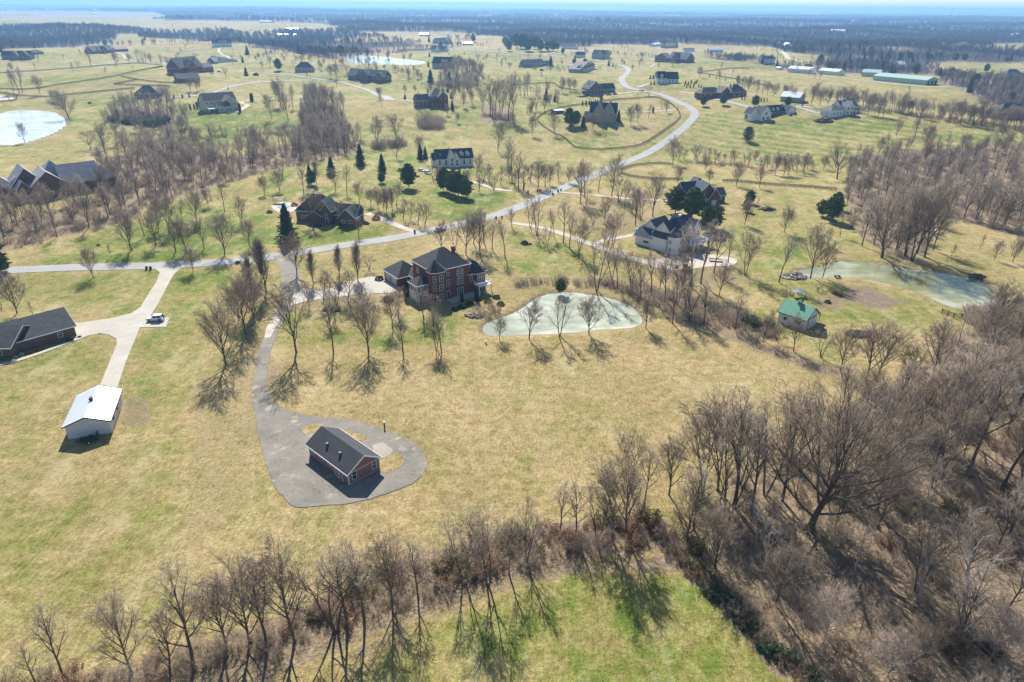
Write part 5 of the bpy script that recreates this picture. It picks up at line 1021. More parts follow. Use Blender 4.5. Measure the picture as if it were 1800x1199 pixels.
# ------------------------------------------------------------------ vehicles
RUB = M('tyre_rubber', (.02, .02, .02), rough=.8); RIM = M('wheel_rim', (.3, .31, .32), rough=.3, metal=.8); CHROME = M('lamp_glass', (.6, .6, .58), rough=.2)
def car(name, label, p, rz, L=4.6, Wd=1.85, Hh=1.75, paint=(.7, .71, .72), suv=True, cat='car', pick=False):
    e = empty(name, tuple(p), rz, label, cat); r = .40 if suv else .33; pm = M('car_paint_%d' % int(sum(paint) * 1000), paint, rough=.25, spec=.6, var=.03)
    b = MB(); z0 = r * .75; bl = Hh * .56; h = L / 2
    prof = [(-h, z0), (h, z0), (h, bl * .92), (h * .93, bl), (h * .36, bl), (-h * .96, bl), (-h, bl * .9)]
    hw = Wd / 2; b.sweep([(x, z) for x, z in prof], -hw, hw, 'y'); b.v = [(v[0], v[1], v[2]) for v in b.v]; b.build('body', pm, e)
    c = MB(); xr = -h * .9 if suv else -h * .72
    if pick: xr = -h * .05
    base = [(xr, bl), (h * .40, bl), (h * .16, Hh), (xr + (.10 if suv else .55), Hh)]; n = len(base); t = .16
    P = [(x, -hw + (t if z > bl else .03), z) for x, z in base] + [(x, hw - (t if z > bl else .03), z) for x, z in base]
    c.solid(P, [(0, 1, 2, 3), (7, 6, 5, 4), (0, 4, 5, 1), (1, 5, 6, 2), (2, 6, 7, 3), (3, 7, 4, 0)]); c.build('cabin', pm, e)
    g = MB()
    for s in (-1, 1):
        for k, (xa, xb) in enumerate(((xr + .2, xr * .35 + h * .02), (xr * .35 + h * .08, h * .1)) if not pick else ((xr + .1, h * .2),)):
            y0, y1 = s * (hw - .03 - .02), s * (hw - t + .0); f = lambda z: (hw - .03 - (t - .03) * (z - bl) / (Hh - bl)) + .012
            za, zb = bl + .07, Hh - .12; g.poly([(xa, s * f(za), za), (xb + (.18 if k else 0), s * f(za), za), (xb, s * f(zb), zb), (xa + (.1 if not k else 0), s * f(zb), zb)])
    zf = [(h * .385, bl + .06), (h * .19, Hh - .09)]; g.poly([(zf[0][0] + .03, -hw + .12, zf[0][1]), (zf[0][0] + .03, hw - .12, zf[0][1]), (zf[1][0] + .03, hw - .22, zf[1][1]), (zf[1][0] + .03, -hw + .22, zf[1][1])])
    g.poly([(xr - .01, -hw + .2, bl + .1), (xr - .01, hw - .2, bl + .1), (xr + .06, hw - .25, Hh - .14), (xr + .06, -hw + .25, Hh - .14)]); g.build('windows', GLASS, e)
    wm = MB(); wm.tube((0, -.13, 0), (0, .13, 0), r, r, 14); wme = wm.mesh('tyre_mesh', RUB); rm = MB(); rm.tube((0, -.14, 0), (0, .14, 0), r * .58, r * .58, 10); rme = rm.mesh('rim_mesh', RIM)
    for x in (-h * .62, h * .62):
        for y in (-hw + .10, hw - .10): o = link(bpy.data.objects.new('wheel', wme), e); o.location = (x, y, r); link(bpy.data.objects.new('rim', rme), o)
    hl = MB(); hl.box(h - .02, h + .03, -.14, .14, -.08, .08); hme = hl.mesh('headlight_mesh', CHROME)
    for y in (-hw * .68, hw * .68): o = link(bpy.data.objects.new('headlight', hme), e); o.location = (0, y, bl * .78)
    if pick: t_ = MB(); t_.box(-h + .08, xr - .1, -hw + .12, hw - .12, bl - .02, bl + .01); t_.build('truck_bed', BLACK, e)
    return e
def hdg(a, b): A, B = at(*a), at(*b); return math.atan2(B[1] - A[1], B[0] - A[0])
e = car('parked_suv', 'white off-road suv with black wheel arches and rear spare wheel parked on the concrete pad', at(274, 564) + np.array([0, 0, .09]), hdg((288, 564), (258, 565)), 4.45, 1.85, 1.82, (.72, .73, .76))
b = MB()
for x in (-1.38, 1.38):
    for s in (-1, 1): b.box(x - .55, x + .55, s * .93 - .07, s * .93 + .07, .74, .84)
b.build('wheel_arches', BLACK, e); b = MB(); b.tube((-2.42, 0, 1.15), (-2.24, 0, 1.15), .37, .37, 14); b.build('spare_wheel', RUB, e); b = MB(); b.box(-.7, .7, -1.0, -.93, .42, .5); b.box(-.7, .7, .93, 1.0, .42, .5); b.build('side_step', BLACK, e)
car('parked_suv', 'white suv parked at the left end of the slate-roofed white house', at(1121, 408), hdg((1119, 412), (1123, 404)), 4.7, 1.9, 1.8, (.74, .75, .76))
car('parked_car', 'silver car standing on the road behind the trees next to the brick mailbox', at(773, 406), hdg((766, 409), (782, 405)), 4.7, 1.8, 1.45, (.35, .36, .37), False)
car('parked_car', 'white car parked left of the shrubs before the pale blue-roofed house', at(741, 301), hdg((736, 300), (750, 303)), 4.7, 1.8, 1.5, (.72, .73, .74), False); car('parked_van', 'second white vehicle beside the white car near the pale blue-roofed house', at(752, 306), hdg((745, 304), (758, 308)), 5, 1.9, 1.8, (.7, .7, .7))
car('parked_car', 'white car on the driveway of the tall brick farmhouse, upper left', at(373, 130), .4, 4.8, 1.8, 1.5, (.7, .7, .7), False); car('parked_car', 'dark car among vehicles right of the tall brick farmhouse', at(385, 127), .2, 4.8, 1.8, 1.5, (.05, .05, .06), False)
car('pickup_truck', 'blue-grey pickup beside the fenced house with the white patio cover', at(1070, 167), .1, 5.4, 2, 1.8, (.10, .14, .2), True, 'truck', True); car('parked_car', 'dark red car at the right end of the fenced house with patio', at(1081, 166), .5, 4.6, 1.8, 1.5, (.16, .03, .03), False)
car('parked_car', 'silver car in front of the brown brick house with hipped brown roof', at(1262, 168), .2, 4.8, 1.8, 1.5, (.5, .52, .55), False); car('pickup_truck', 'pale pickup on the lane left of the road bend', at(1128, 160), -.2, 5.4, 2, 1.8, (.5, .55, .56), True, 'truck', True)
# utility trailer in the shade of the shed
tp = at(158, 776); e = empty('utility_trailer', tuple(tp), math.radians(18), 'black open utility trailer with a white hub wheel in the shade behind the metal shed', 'trailer'); b = MB(); b.box(-1.6, 1.6, -.85, .85, .55, .66); b.build('trailer_bed', BLACK, e)
b = MB()
for z in (.66, .95):
    b.box(-1.6, 1.6, -.88, -.84, z, z + .05); b.box(-1.6, 1.6, .84, .88, z, z + .05); b.box(-1.63, -1.58, -.85, .85, z, z + .05)
for x in (-1.58, -.8, 0, .8, 1.58):
    for y in (-.86, .86): b.box(x - .025, x + .025, y - .025, y + .025, .6, 1.0)
b.build('side_rails', BLACK, e); b = MB(); b.box(1.6, 1.68, -.8, .8, .62, 2.0); b.build('tail_ramp', BLACK, e); b = MB(); b.tube((-1.6, -.5, .5), (-2.7, 0, .45), .04, .04, 5); b.tube((-1.6, .5, .5), (-2.7, 0, .45), .04, .04, 5); b.build('drawbar', BLACK, e)
for s in (-1, 1):
    b = MB(); b.tube((.1, s * .93, .36), (.1, s * 1.13, .36), .34, .34, 14); o = b.build('wheel', RUB, e); b = MB(); b.tube((.1, s * .92, .36), (.1, s * 1.15, .36), .17, .17, 10); b.build('hub', WHITE, o)
    b = MB(); b.box(-.35, .55, min(s * .9, s * 1.16), max(s * .9, s * 1.16), .76, .8); b.build('mudguard', BLACK, e)
# excavator
ep = at(1206, 476); ORG = M('orange_machine_paint', (.62, .22, .02), rough=.45, var=.12); e = empty('mini_excavator', tuple(ep), 2.6, 'orange excavator with folded arm parked at the edge of the gravel yard', 'excavator')
for s in (-1, 1):
    b = MB(); b.sweep([(-1.4, .15), (-1.1, 0), (1.1, 0), (1.4, .15), (1.4, .5), (1.1, .65), (-1.1, .65), (-1.4, .5)], s * .95 - .22, s * .95 + .22, 'y'); b.v = [(v[0], v[1], v[2]) for v in b.v]; b.build('track', RUB, e)
b = MB(); b.box(-1.3, .9, -.9, .9, .75, 1.35); b.box(-1.4, -.5, -.9, .9, 1.35, 1.8); b.build('body', ORG, e); b = MB(); b.box(-.4, .8, -.05, .85, 1.35, 2.5); b.build('cab', BLACK, e); b = MB(); b.box(-.45, .85, -.1, .9, 2.5, 2.6); b.build('cab_roof', ORG, e)
b = MB(); b.tube((.8, -.4, 1.2), (2.2, -.4, 3.0), .2, .16, 6); b.tube((2.2, -.4, 3.0), (3.9, -.4, 2.6), .16, .14, 6); b.build('boom', ORG, e); b = MB(); b.tube((3.9, -.4, 2.6), (3.5, -.4, .9), .14, .1, 6); b.build('arm', ORG, e); b = MB(); b.sweep([(3.1, .9), (3.8, .9), (3.9, .3), (3.4, .1), (3.0, .4)], -.8, 0, 'y'); b.build('bucket', BLACK, e)
# red dumper frame / sand box on the yard
sp = at(1258, 459); e = empty('sand_box', tuple(sp), -.2, 'low red-sided box of yellow sand on the gravel yard', 'sand box'); b = MB()
for x0, x1, y0, y1 in ((-2.2, 2.2, -1.4, -1.25), (-2.2, 2.2, 1.25, 1.4), (-2.2, -2.05, -1.25, 1.25), (2.05, 2.2, -1.25, 1.25)): b.box(x0, x1, y0, y1, 0, .5)
b.build('side_boards', M('red_painted_boards', (.22, .05, .035)), e); b = MB(); b.box(-2.04, 2.04, -1.24, 1.24, 0, .3); b.build('sand', M('yellow_sand', (.36, .29, .17)), e)
# ------------------------------------------------------------------ small things
def bin_(p, rz, label, grp=None):
    e = empty('wheeled_bin', tuple(p), rz, label, 'bin', grp); b = MB(); b.solid([(-.26, -.28, .1), (.26, -.28, .1), (.26, .28, .1), (-.26, .28, .1), (-.33, -.36, 1.05), (.33, -.36, 1.05), (.33, .36, 1.05), (-.33, .36, 1.05)], [(0, 3, 2, 1), (4, 5, 6, 7), (0, 1, 5, 4), (1, 2, 6, 5), (2, 3, 7, 6), (3, 0, 4, 7)]); b.build('body', BLACK, e)
    b = MB(); b.box(-.36, .36, -.40, .40, 1.05, 1.13); b.build('lid', M('dark_blue_trim'), e); b = MB(); b.tube((-.3, .28, .12), (.3, .28, .12), .12, .12, 8); b.build('wheels', RUB, e)
BG = 'wheeled bins at the roadside'
for (x, y), l in (((258, 474), 'left one of two dark bins by the road above the concrete driveway'), ((265, 474), 'right one of two dark bins by the road above the concrete driveway'), ((972, 343), 'dark roadside bin at the mouth of the lower gravel drive'), ((981, 338), 'dark bin just left of another where the gravel drive meets the road'), ((986, 336), 'dark bin right of its neighbour where the gravel drive meets the road'),
 ((945, 337), 'left one of two bins across the road from the gravel drive'), ((949, 337), 'right one of two bins across the road from the gravel drive'), ((437, 462), 'dark bin at the road edge below the row of lawn trees'), ((872, 385), 'dark bin beside the start of the long gravel driveway'), ((882, 384), 'second dark bin beside the start of the long gravel driveway'),
 ((1190, 192), 'dark bin at the paddock gate by the road bend'), ((546, 138), 'dark bin where the upper roads fork')): bin_(at(x, y), rt.random() * 3, l, BG)
def mailbox(p, label, mt=REDBRICK):
    e = empty('mailbox_pillar', tuple(p), .3, label, 'mailbox'); b = MB(); b.box(-.35, .35, -.35, .35, -.1, 1.45); b.build('pillar', mt, e); b = MB(); b.box(-.42, .42, -.42, .42, 1.45, 1.55); b.build('cap', STONE, e); b = MB(); b.box(-.18, .18, -.5, -.355, 1.0, 1.25); b.build('mailbox', BLACK, e)
mailbox(at(729, 410), 'dark red brick mailbox pillar at the end of the brick house driveway'); mailbox(at(928, 340), 'small mailbox pillar beside the road bend lane', STONE)
def post(x, y, label, h=1.2, cap=True):
    e = empty('utility_post', tuple(at(x, y)), 0, label, 'post'); b = MB(); b.tube((0, 0, -.2), (0, 0, h), .16, .14, 8); b.build('post', DARKW, e); b = MB(); b.tube((0, 0, h), (0, 0, h + .35), .24, .2, 8); b.build('cap', WHITE, e)
post(676, 752, 'short dark hydrant-like post with white cap beside the asphalt loop'); post(854, 604, 'small dark stake in the grass left of the pond shore', .5); post(1437, 513, 'thin dark post in the garden plot behind the small barn', 1.6)
def pile(name, x, y, r, n, sz, mats, label, cat, seed):
    R = random.Random(seed); e = empty(name, tuple(at(x, y)), 0, label, cat); parts = [MB() for _ in mats]
    for i in range(n):
        a, q = R.random() * 6.3, r * R.random() ** .6; z = (1 - q / r) * r * .42 * R.random(); b = parts[i % len(mats)]; s = sz * R.uniform(.5, 1.4); cx, cy = q * math.cos(a), q * math.sin(a) * .7; d = Vector((R.uniform(-1, 1), R.uniform(-1, 1), R.uniform(-.3, .3))).normalized()
        b.tube((cx - d.x * s, cy - d.y * s, z + .15 - d.z * s * .4), (cx + d.x * s, cy + d.y * s, z + .15 + d.z * s * .4), s * .35, s * .22, 5)
    for i, b in enumerate(parts): tag(b.build(('logs', 'stones', 'twigs')[i], mats[i], e), kind='stuff')
pile('brush_pile', 1508, 588, 3.2, 260, .5, [DARKW, M('grey_rubble', (.24, .22, .21))], 'dark heap of burnt wood and rubble in the mown field right of the small barn', 'debris pile', 3)
pile('brush_pile', 1448, 213, 6.5, 160, 1.6, [DARKW, BARK], 'dark heap of stumps on the striped lawn right of the modern farmhouse', 'debris pile', 4); pile('log_pile', 1350, 369, 3.0, 60, 1.1, [BARK], 'low brown log pile on the tan lawn right of the two pines', 'log pile', 5)
pile('branch_pile', 1394, 486, 4.5, 220, .7, [PALEBARK, BRUSH], 'pale tangle of driftwood at the left tip of the right pond', 'branch pile', 6); pile('fallen_log', 1716, 487, 2.2, 14, 1.2, [BARK], 'dark fallen logs on the far bank of the right pond', 'log', 7); pile('fallen_branches', 585, 545, 2.0, 60, .8, [BARK], 'fallen branches under the trees left of the mansion', 'branches', 8)
pile('branch_pile', 832, 555, 2.6, 120, .6, [BRUSH], 'brown brush heap on the left bank of the mansion pond', 'branch pile', 9)
# garden arbour with pale roof behind the small barn
e = empty('garden_shelter', tuple(at(1402, 521)), .15, 'flat pale corrugated shelter on posts behind the small barn', 'shelter'); b = MB(); b.box(-2.2, 2.2, -1.2, 1.2, 1.75, 1.82)
for i in range(10): b.box(-2.15 + i * .45, -2.05 + i * .45, -1.2, 1.2, 1.82, 1.88)
b.build('roof', M('bluish_tin', (.42, .47, .52), rough=.3, metal=.6), e)
for x, y in ((-2, -1), (2, -1), (-2, 1), (2, 1)): b = MB(); b.box(x - .06, x + .06, y - .06, y + .06, -.1, 1.75); b.build('post', DARKW, e)
e = empty('picnic_table', tuple(at(1472, 488)), .1, 'small wooden table on the near bank of the right pond', 'table'); b = MB(); b.box(-.9, .9, -.4, .4, .7, .76); b.build('tabletop', FENCE, e)
for s in (-1, 1): b = MB(); b.box(-.9, .9, s * .75 - .15, s * .75 + .15, .42, .47); b.build('seat', FENCE, e); b = MB(); b.box(s * .65 - .05, s * .65 + .05, -.8, .8, -.05, .42); b.box(s * .65 - .05, s * .65 + .05, -.3, .3, .42, .7); b.build('leg', FENCE, e)
# pool terrace left of the brick house
pad('pool_terrace', '*476 363 498 355 518 360 520 370 504 375 486 372', GRAV, .07); P_ = [at(x, y) for x, y in P2('487 364 502 360 510 364 496 369')]
b = MB(); b.poly([(p[0], p[1], .16) for p in P_]); tag(b.build('pool_water', M('pool_cover_blue', (.22, .38, .42), rough=.2)), 'light turquoise swimming pool beside the brick house with green-grey roof', None, None, 'structure')
e = empty('pergola', tuple(at(492, 357)), 0, 'dark flat pergola at the swimming pool terrace', 'pergola'); b = MB(); b.box(-2.6, 2.6, -1.6, 1.6, 2.4, 2.5); b.build('roof', DARKW, e)
for x, y in ((-2.4, -1.4), (2.4, -1.4), (-2.4, 1.4), (2.4, 1.4)): b = MB(); b.box(x - .08, x + .08, y - .08, y + .08, 0, 2.4); b.build('post', DARKW, e)
# far lattice tower and silo
e = empty('radio_tower', tuple(at(1670, 36)), 0, 'thin lattice radio mast rising on the right horizon', 'radio tower'); b = MB(); tp = 88
for i in range(3):
    a = i * 2.09; b.tube((2.6 * math.cos(a), 2.6 * math.sin(a), 0), (.8 * math.cos(a), .8 * math.sin(a), tp), .55, .4, 4)
for k in range(22): z = k * 4; q = 2.6 - 1.8 * z / tp; b.tube((q, 0, z), (-q * .5, q * .8, z + 4), .25, .25, 3); b.tube((-q * .5, -q * .8, z), (q, 0, z + 4), .25, .25, 3)
tag(b.build('mast', M('tower_grey', (.2, .22, .25)), e)); e = empty('silo', tuple(at(416, 34)), 0, 'dark round silo beside the far white barns on the ridge', 'silo'); b = MB(); b.tube((0, 0, -2), (0, 0, 24), 8, 8, 14); b.build('tower', GREYROOF, e); b = MB(); b.tube((0, 0, 24), (0, 0, 29), 8.2, 1.5, 14); b.build('dome', DARKROOF, e)
# shrubs
def shrubs(s):
    for w in s.split(';'):
        a = w.split(None, 4)
        if len(a) < 5: continue
        x, y, r, k, l = float(a[0]), float(a[1]), float(a[2]), a[3], a[4]; p = at(x, y); o = link(bpy.data.objects.new('shrub', SHRUB[k])); o.location = (p[0], p[1], p[2] - .05); o.scale = (r, r, r * .9); o.rotation_euler = (0, 0, rt.random() * 6); tag(o, l, 'shrub')
shrubs('''28 629 .62 w upper pale flowering shrub in the bed of the ranch house;38 624 .7 w right pale flowering shrub in the bed of the ranch house;25 636 .75 w lower pale flowering shrub in the bed of the ranch house;56 620 .8 r rusty left shrub under the ranch house wall;70 616 .85 r rusty right shrub under the ranch house wall;119 600 .7 g dark green shrub at the right corner of the ranch house;
127 598 .5 d small round dark shrub by the ranch house path;140 593 .55 d small round dark shrub at the concrete drive edge;667 492 1.5 g clipped evergreen at the left corner of the mansion garage;683 528 1.7 d dark red maple shrub left of the mansion sunroom;716 519 1.3 d second dark red shrub between mansion garage and sunroom;
840 528 1.1 g round evergreen under the mansion deck;858 531 1.3 p olive mound shrub right of the mansion terrace;873 524 1.2 g evergreen mound right of the mansion deck;880 536 1.3 o olive-brown bush near the pond end of the mansion garden;826 536 1.2 g dark shrub along the mansion patio edge;812 541 1.2 g low dark shrub below the mansion patio;800 545 1.1 g dark shrub below the mansion bay;
661 386 1.9 r big clump of orange ornamental grass beside the brick house driveway;922 429 1.5 g dark round juniper alone on the lawn above the pond;932 430 .7 g tiny bush right of the lone juniper;474 374 1.3 o yellow-green bush at the pool terrace;450 133 3.4 d reddish-grey round bush beside the upper road;173 432 .7 g small dark object-like bush on the lawn left of the roadside trees;
517 362 1.6 r rusty bush behind the pool terrace;1048 123 2 d dark round bush near the stone cottage;952 125 2.6 d dark round bush below the brick house with right wing;158 182 1.6 g tiny lone evergreen bush right of the left pond;418 463 1.0 d leafless low shrub on the verge by the road junction;1455 532 1.0 g dark low bush at the garden plot edge;1477 521 .8 o dry low bush in the garden plot;
1468 517 1.0 r second dry bush in the garden plot;644 394 1.2 g evergreen bush right of the brick house gable;560 398 1.3 g dark shrub under the brick house porch;583 394 1.2 d purple shrub at the brick house steps;600 396 1.3 g dark shrub under the right gable of the brick house''')

# ------------------------------------------------------------------ trees one can point at (base x, base y, top y, kind)
trees('along the mown field below the mansion', '521 620 497 v;586 618 528 f;648 617 508 r;708 617 540 f;767 615 552 v;775 611 545 f;878 597 556 r')
trees('on the near bank of the mansion pond', '930 597 527 v;984 591 515 f;1035 587 515 r;1135 577 515 r;1182 569 495 f;1212 564 500 s')
trees('along the creek right of the mansion pond', '1237 570 498 f;1292 579 520 f;1341 598 545 v;1395 617 555 v;1443 628 580 s')
trees('between the creek and the brush pile', '1477 650 572 r;1523 665 565 v;1541 668 572 v')
trees('lining the left side of the asphalt drive', '397 640 520 r;432 588 476 r;420 560 490 v;448 545 455 c;468 515 425 c;461 490 418 c;446 560 470 r')
trees('in the row between road and mansion forecourt', '522 483 410 r;551 499 441 c;597 487 432 c;629 490 426 c;649 475 449 s')
trees('in front of the mansion forecourt', '569 530 475 s;592 536 480 s;612 532 478 s;640 545 500 s;700 555 505 v;543 541 500 s')
trees('between the mansion and its lower lawn', '690 575 510 v;745 560 505 s;762 566 520 s;590 565 510 v')
trees('between the white gravel yard and the pond', '1049 512 412 f;1110 510 445 v;1085 505 440 f;1145 520 440 f;1168 530 450 f;1190 535 440 v;1125 525 460 f;1075 490 425 f;1215 505 400 f;1232 498 390 f;1264 520 460 v;1255 480 400 f;1280 462 400 f;1310 484 410 v;1160 510 460 v;1205 545 480 v')
trees('beside the road in front of the concrete driveway', '340 478 430 r;164 488 432 r'); trees('at the left edge below the road', '30 551 478 r;3 545 495 v;60 560 525 y')
trees('scattered on the lawn above the left road', '231 441 362 r;195 452 425 y;274 431 368 v;254 415 360 f;309 442 385 s;328 445 380 r;359 437 380 v;395 447 372 r;347 392 325 r;298 410 340 v;439 434 378 r;395 372 318 f;366 363 325 r;279 405 345 r;425 395 345 v;320 400 350 f')
trees('on the lawn behind the brick house', '465 342 305 r;492 337 296 r;534 340 292 f;610 340 290 f;632 357 318 v;556 325 285 c;590 335 295 v;497 312 285 s')
trees('lining the brick house driveway', '665 368 325 r;680 376 322 r;697 362 318 v;652 362 330 r;709 386 350 s;722 386 355 s;735 395 357 s;747 398 357 s;675 370 330 r;690 370 330 c')
trees('in front of the brick house', '552 398 335 v;630 417 385 s;598 395 355 s;545 394 340 f;625 392 360 s')
trees('standing behind the mansion roof', '819 447 375 v;775 441 388 v;844 451 372 v;851 427 365 f;865 438 385 f;888 453 385 f;800 440 385 f;833 430 375 v;900 400 365 s')
trees('on the lawn between road and gravel driveway', '944 414 345 f;962 431 395 f;990 427 355 f;1001 436 375 f;1017 453 385 v;1077 434 370 v;1062 388 345 r;1042 396 367 s;1097 366 320 f;1117 396 325 v;1126 387 335 f;1147 381 305 v;1030 360 330 s;1088 355 310 s;1110 375 330 f;1060 440 395 s;974 418 370 f;932 400 350 f')
trees('beside the main road below the paddock', '1075 345 272 v;1020 357 282 v;1052 338 290 f;1027 345 285 f;1183 289 240 r;946 331 280 r;966 325 285 r;982 318 285 s;911 333 270 f;900 320 250 f;893 300 240 f;932 320 285 s;1000 322 290 r;958 330 290 s;920 335 290 s')
trees('in the board fenced field below the striped lawn', '1191 323 288 r;1247 322 296 r;1294 327 283 r;1335 330 290 v;1240 300 270 r;1362 307 265 r;1378 308 268 r;1385 308 270 f;1340 300 275 s;1225 282 252 s;1257 288 262 s;1290 289 265 s;1400 305 272 f;1412 306 270 f')
trees('on the lawn right of the white gabled house', '1379 409 358 r;1369 496 415 f;1425 487 398 v;1446 487 425 v;1476 415 375 f;1496 401 365 s;1455 432 400 s;1435 420 395 s'); trees('in the garden lawn right of the pines', '1309 395 345 r;1330 365 345 y')
trees('on the wooded knoll by the right pond', '1550 453 330 o;1602 458 318 v;1625 452 335 v;1590 450 330 f;1575 440 335 f;1536 430 345 f;1515 432 350 f;1640 440 360 v;1612 445 325 f')
trees('at the fence line left of the right hand woods', '1471 315 245 o'); trees('on the open slope beyond the right pond', '1747 457 422 v;1780 461 412 r;1722 440 405 y;1670 455 425 y')
trees('in front of the right hand woods', '1694 384 320 f;1717 389 318 v;1746 395 322 f;1766 397 325 f;1665 375 320 f;1735 375 315 f;1790 390 330 v')
trees('leaning over the left pond', '121 207 157 o'); trees('standing in front of the left pond', '44 251 216 v'); trees('below the left pond at the wood edge', '184 264 208 o;205 255 215 v;160 262 228 s;228 262 225 f')
trees('in the small clump above the left pond', '25 165 128 f;34 164 120 f;40 163 118 f;71 167 132 v;95 178 158 s'); trees('behind the leaning pond tree', '103 180 156 r;90 175 158 s;112 190 165 s')
trees('along the upper left road', '161 119 84 f;205 115 88 r;228 112 92 r;242 110 86 f;257 111 90 f;265 112 92 r;138 119 106 s;22 127 108 r;284 114 96 s;295 116 98 s;68 108 96 s;186 130 118 s;142 97 86 s;251 109 88 f')
trees('below the yellow house terrace', '330 220 180 v;318 212 175 f;322 250 198 r;345 262 222 v;372 240 215 s'); trees('right of the yellow house on the green slope', '478 209 165 v;507 212 160 v;493 187 133 r;485 175 140 f;515 190 150 f;540 178 145 f')
trees('left of the yellow house beside the dark thicket', '296 203 150 v;283 190 155 f;335 160 135 r;347 160 133 r;352 158 140 s;220 193 160 f;235 190 158 f;250 192 158 f;262 195 160 f;205 200 165 f')
trees('in the bushy pair on the pale hillside', '663 256 205 v;697 250 200 v;740 278 237 v;697 278 237 s'); trees('in the cluster left of the striped paddock', '875 268 215 v;880 207 135 v;893 212 130 f;870 200 140 f;862 205 135 f;902 215 150 f;848 195 150 v;830 185 158 v;815 188 158 r;865 206 180 s;935 238 200 v')
trees('on the meadow left of the fenced brick house', '922 170 130 f;927 168 128 f;942 194 152 f;957 198 165 v;966 184 165 s;988 163 133 r;1001 160 135 r;1010 160 138 r;960 153 135 f;1020 120 108 s;915 168 138 f')
trees('on the lawn right of the large stone house', '1108 218 182 r;1121 217 182 v;1163 192 175 s;1171 198 176 r;1140 168 150 s'); trees('at the corner of the paddock by the pole barn', '975 236 195 v')
trees('on the slope right of the modern farmhouse', '1575 240 208 v;1608 241 206 v;1626 263 215 r;1636 246 226 s'); trees('in the tree line beyond the white farmhouse', '1525 201 165 r;1544 204 165 r;1552 205 168 f;1566 200 158 f;1584 199 162 v;1594 202 170 r;1617 208 170 r;1650 211 178 r;1667 216 175 v;1678 217 180 f;1688 218 182 f;1701 220 185 v;1724 222 170 v;1600 203 172 f;1711 221 185 s')
trees('in the tree line behind the modern farmhouse', '1315 160 132 r;1330 168 142 f;1340 166 140 f;1348 168 145 f;1384 176 148 f;1425 186 145 v;1440 186 152 r;1455 186 150 r;1470 188 152 r;1484 190 150 v;1500 190 158 f;1265 152 122 f;1230 136 116 r;1305 165 140 f;1412 182 155 f;1360 170 150 f')
trees('in the orchard grounds at the right edge', '1723 162 140 r;1760 168 140 r;1775 160 142 r;1790 170 145 r;1745 185 150 v;1765 195 165 r;1790 190 165 s;1745 150 128 r'); trees('around the teal roofed house in the upper centre', '840 110 95 s;855 112 94 f;745 220 190 s;800 122 104 f;813 118 100 f')
trees('beyond the upper road right of the yellow house', '463 126 108 f;475 118 98 v;410 113 95 f;345 107 92 s;397 135 118 s;582 136 112 r;592 137 110 r;540 134 120 s;560 120 105 s;520 112 98 s;610 130 112 s')
# pale dead looking trees and a sapling
trees('standing tall before the lower right woods', '1425 925 655 o'); trees('with pale limbs inside the lower right woods', '1610 1060 930 p;1690 1100 900 p;1500 1010 880 p;1330 960 860 p'); trees('bright against the dark lower right woods', '1450 1120 1030 w;1560 1190 1110 w;1740 1160 1070 w')
trees('rising from the hedgerow at the bottom', '112 1190 1080 f;62 1199 1130 f;232 1185 1068 v;342 1175 1008 f;440 1130 970 r;518 1128 965 v;612 1100 950 f;690 1060 935 r;640 1090 960 f;735 1050 945 f;815 1020 910 f;858 1030 895 v;925 990 890 f;985 935 855 f;1013 940 850 f;1075 945 815 v;1100 940 808 v;1130 900 800 f;1108 860 765 v;1176 870 762 v;1220 930 810 f;470 1140 1000 f;400 1140 1010 v;590 1110 990 s;895 1010 920 f;1050 950 860 f;300 1190 1090 s')
trees('edging the top of the lower right woods', '1235 870 720 v;1262 860 705 v;1290 890 700 f;1300 850 712 v;1320 900 740 f;1345 870 720 f;1375 880 700 v;1275 920 770 f;1480 845 710 f;1460 810 700 v;1510 800 665 f;1560 760 640 f;1600 790 645 v;1622 770 620 f;1650 800 620 v;1680 760 600 f;1720 720 590 v;1745 690 580 f;1770 760 600 f;1790 700 585 v;1540 830 720 f;1700 830 660 f;1640 860 700 v;1760 860 690 f')
# evergreens
trees('beside the road above the junction', '507 424 358 E'); trees('cut by the left edge above the road', '-6 486 425 P;8 478 450 P'); trees('on the lawn between the two white-trimmed houses', '634 292 253 E;672 303 270 E;671 322 303 P;719 331 288 P;739 280 253 E;748 279 258 E;583 308 276 E;545 318 288 E;548 325 300 P')
trees('in the dark group above the green lawn', '780 336 295 P;795 342 300 P;806 345 302 P;818 348 312 P'); trees('between the white gabled and dark roofed houses', '1215 385 330 P;1187 375 330 P;1242 408 362 P;1254 402 362 P')
trees('on the lawn right of the dark roofed house', '1311 372 350 P;1318 358 335 P'); trees('at the left edge of the right hand woods', '1445 380 352 P;1462 388 345 P;1470 368 338 P'); trees('alone on the striped lawn below the modern farmhouse', '1314 249 222 H')
trees('on the lawn beside the road bend', '1236 187 168 P;1271 185 165 P'); trees('behind the modern farmhouse roof', '1327 187 168 P;1384 187 170 P'); trees('behind the two-part brick house', '779 178 155 E;787 163 153 E;796 166 158 E;793 173 163 E;795 193 176 E;712 174 165 E')
trees('in the wood left of the fenced drive', '960 176 155 E;975 179 165 E;757 146 121 E;790 152 125 E;803 153 130 E;755 100 91 E;753 117 107 E'); trees('in the fence row behind the stone house', '1024 186 177 A;1030 186 176 A;1036 185 176 A;1040 184 176 A;1046 183 175 A;1050 182 175 A;1055 181 174 A;1057 175 163 E')
trees('beside the large stone house', '1000 222 190 P;1012 222 195 P;1025 224 203 E;1087 213 193 E;1119 193 183 A;1148 199 187 A'); trees('beside the white farmhouse with black roof', '1143 139 131 E;1148 139 131 E;1144 148 142 E;1150 149 142 E;1190 138 130 A')
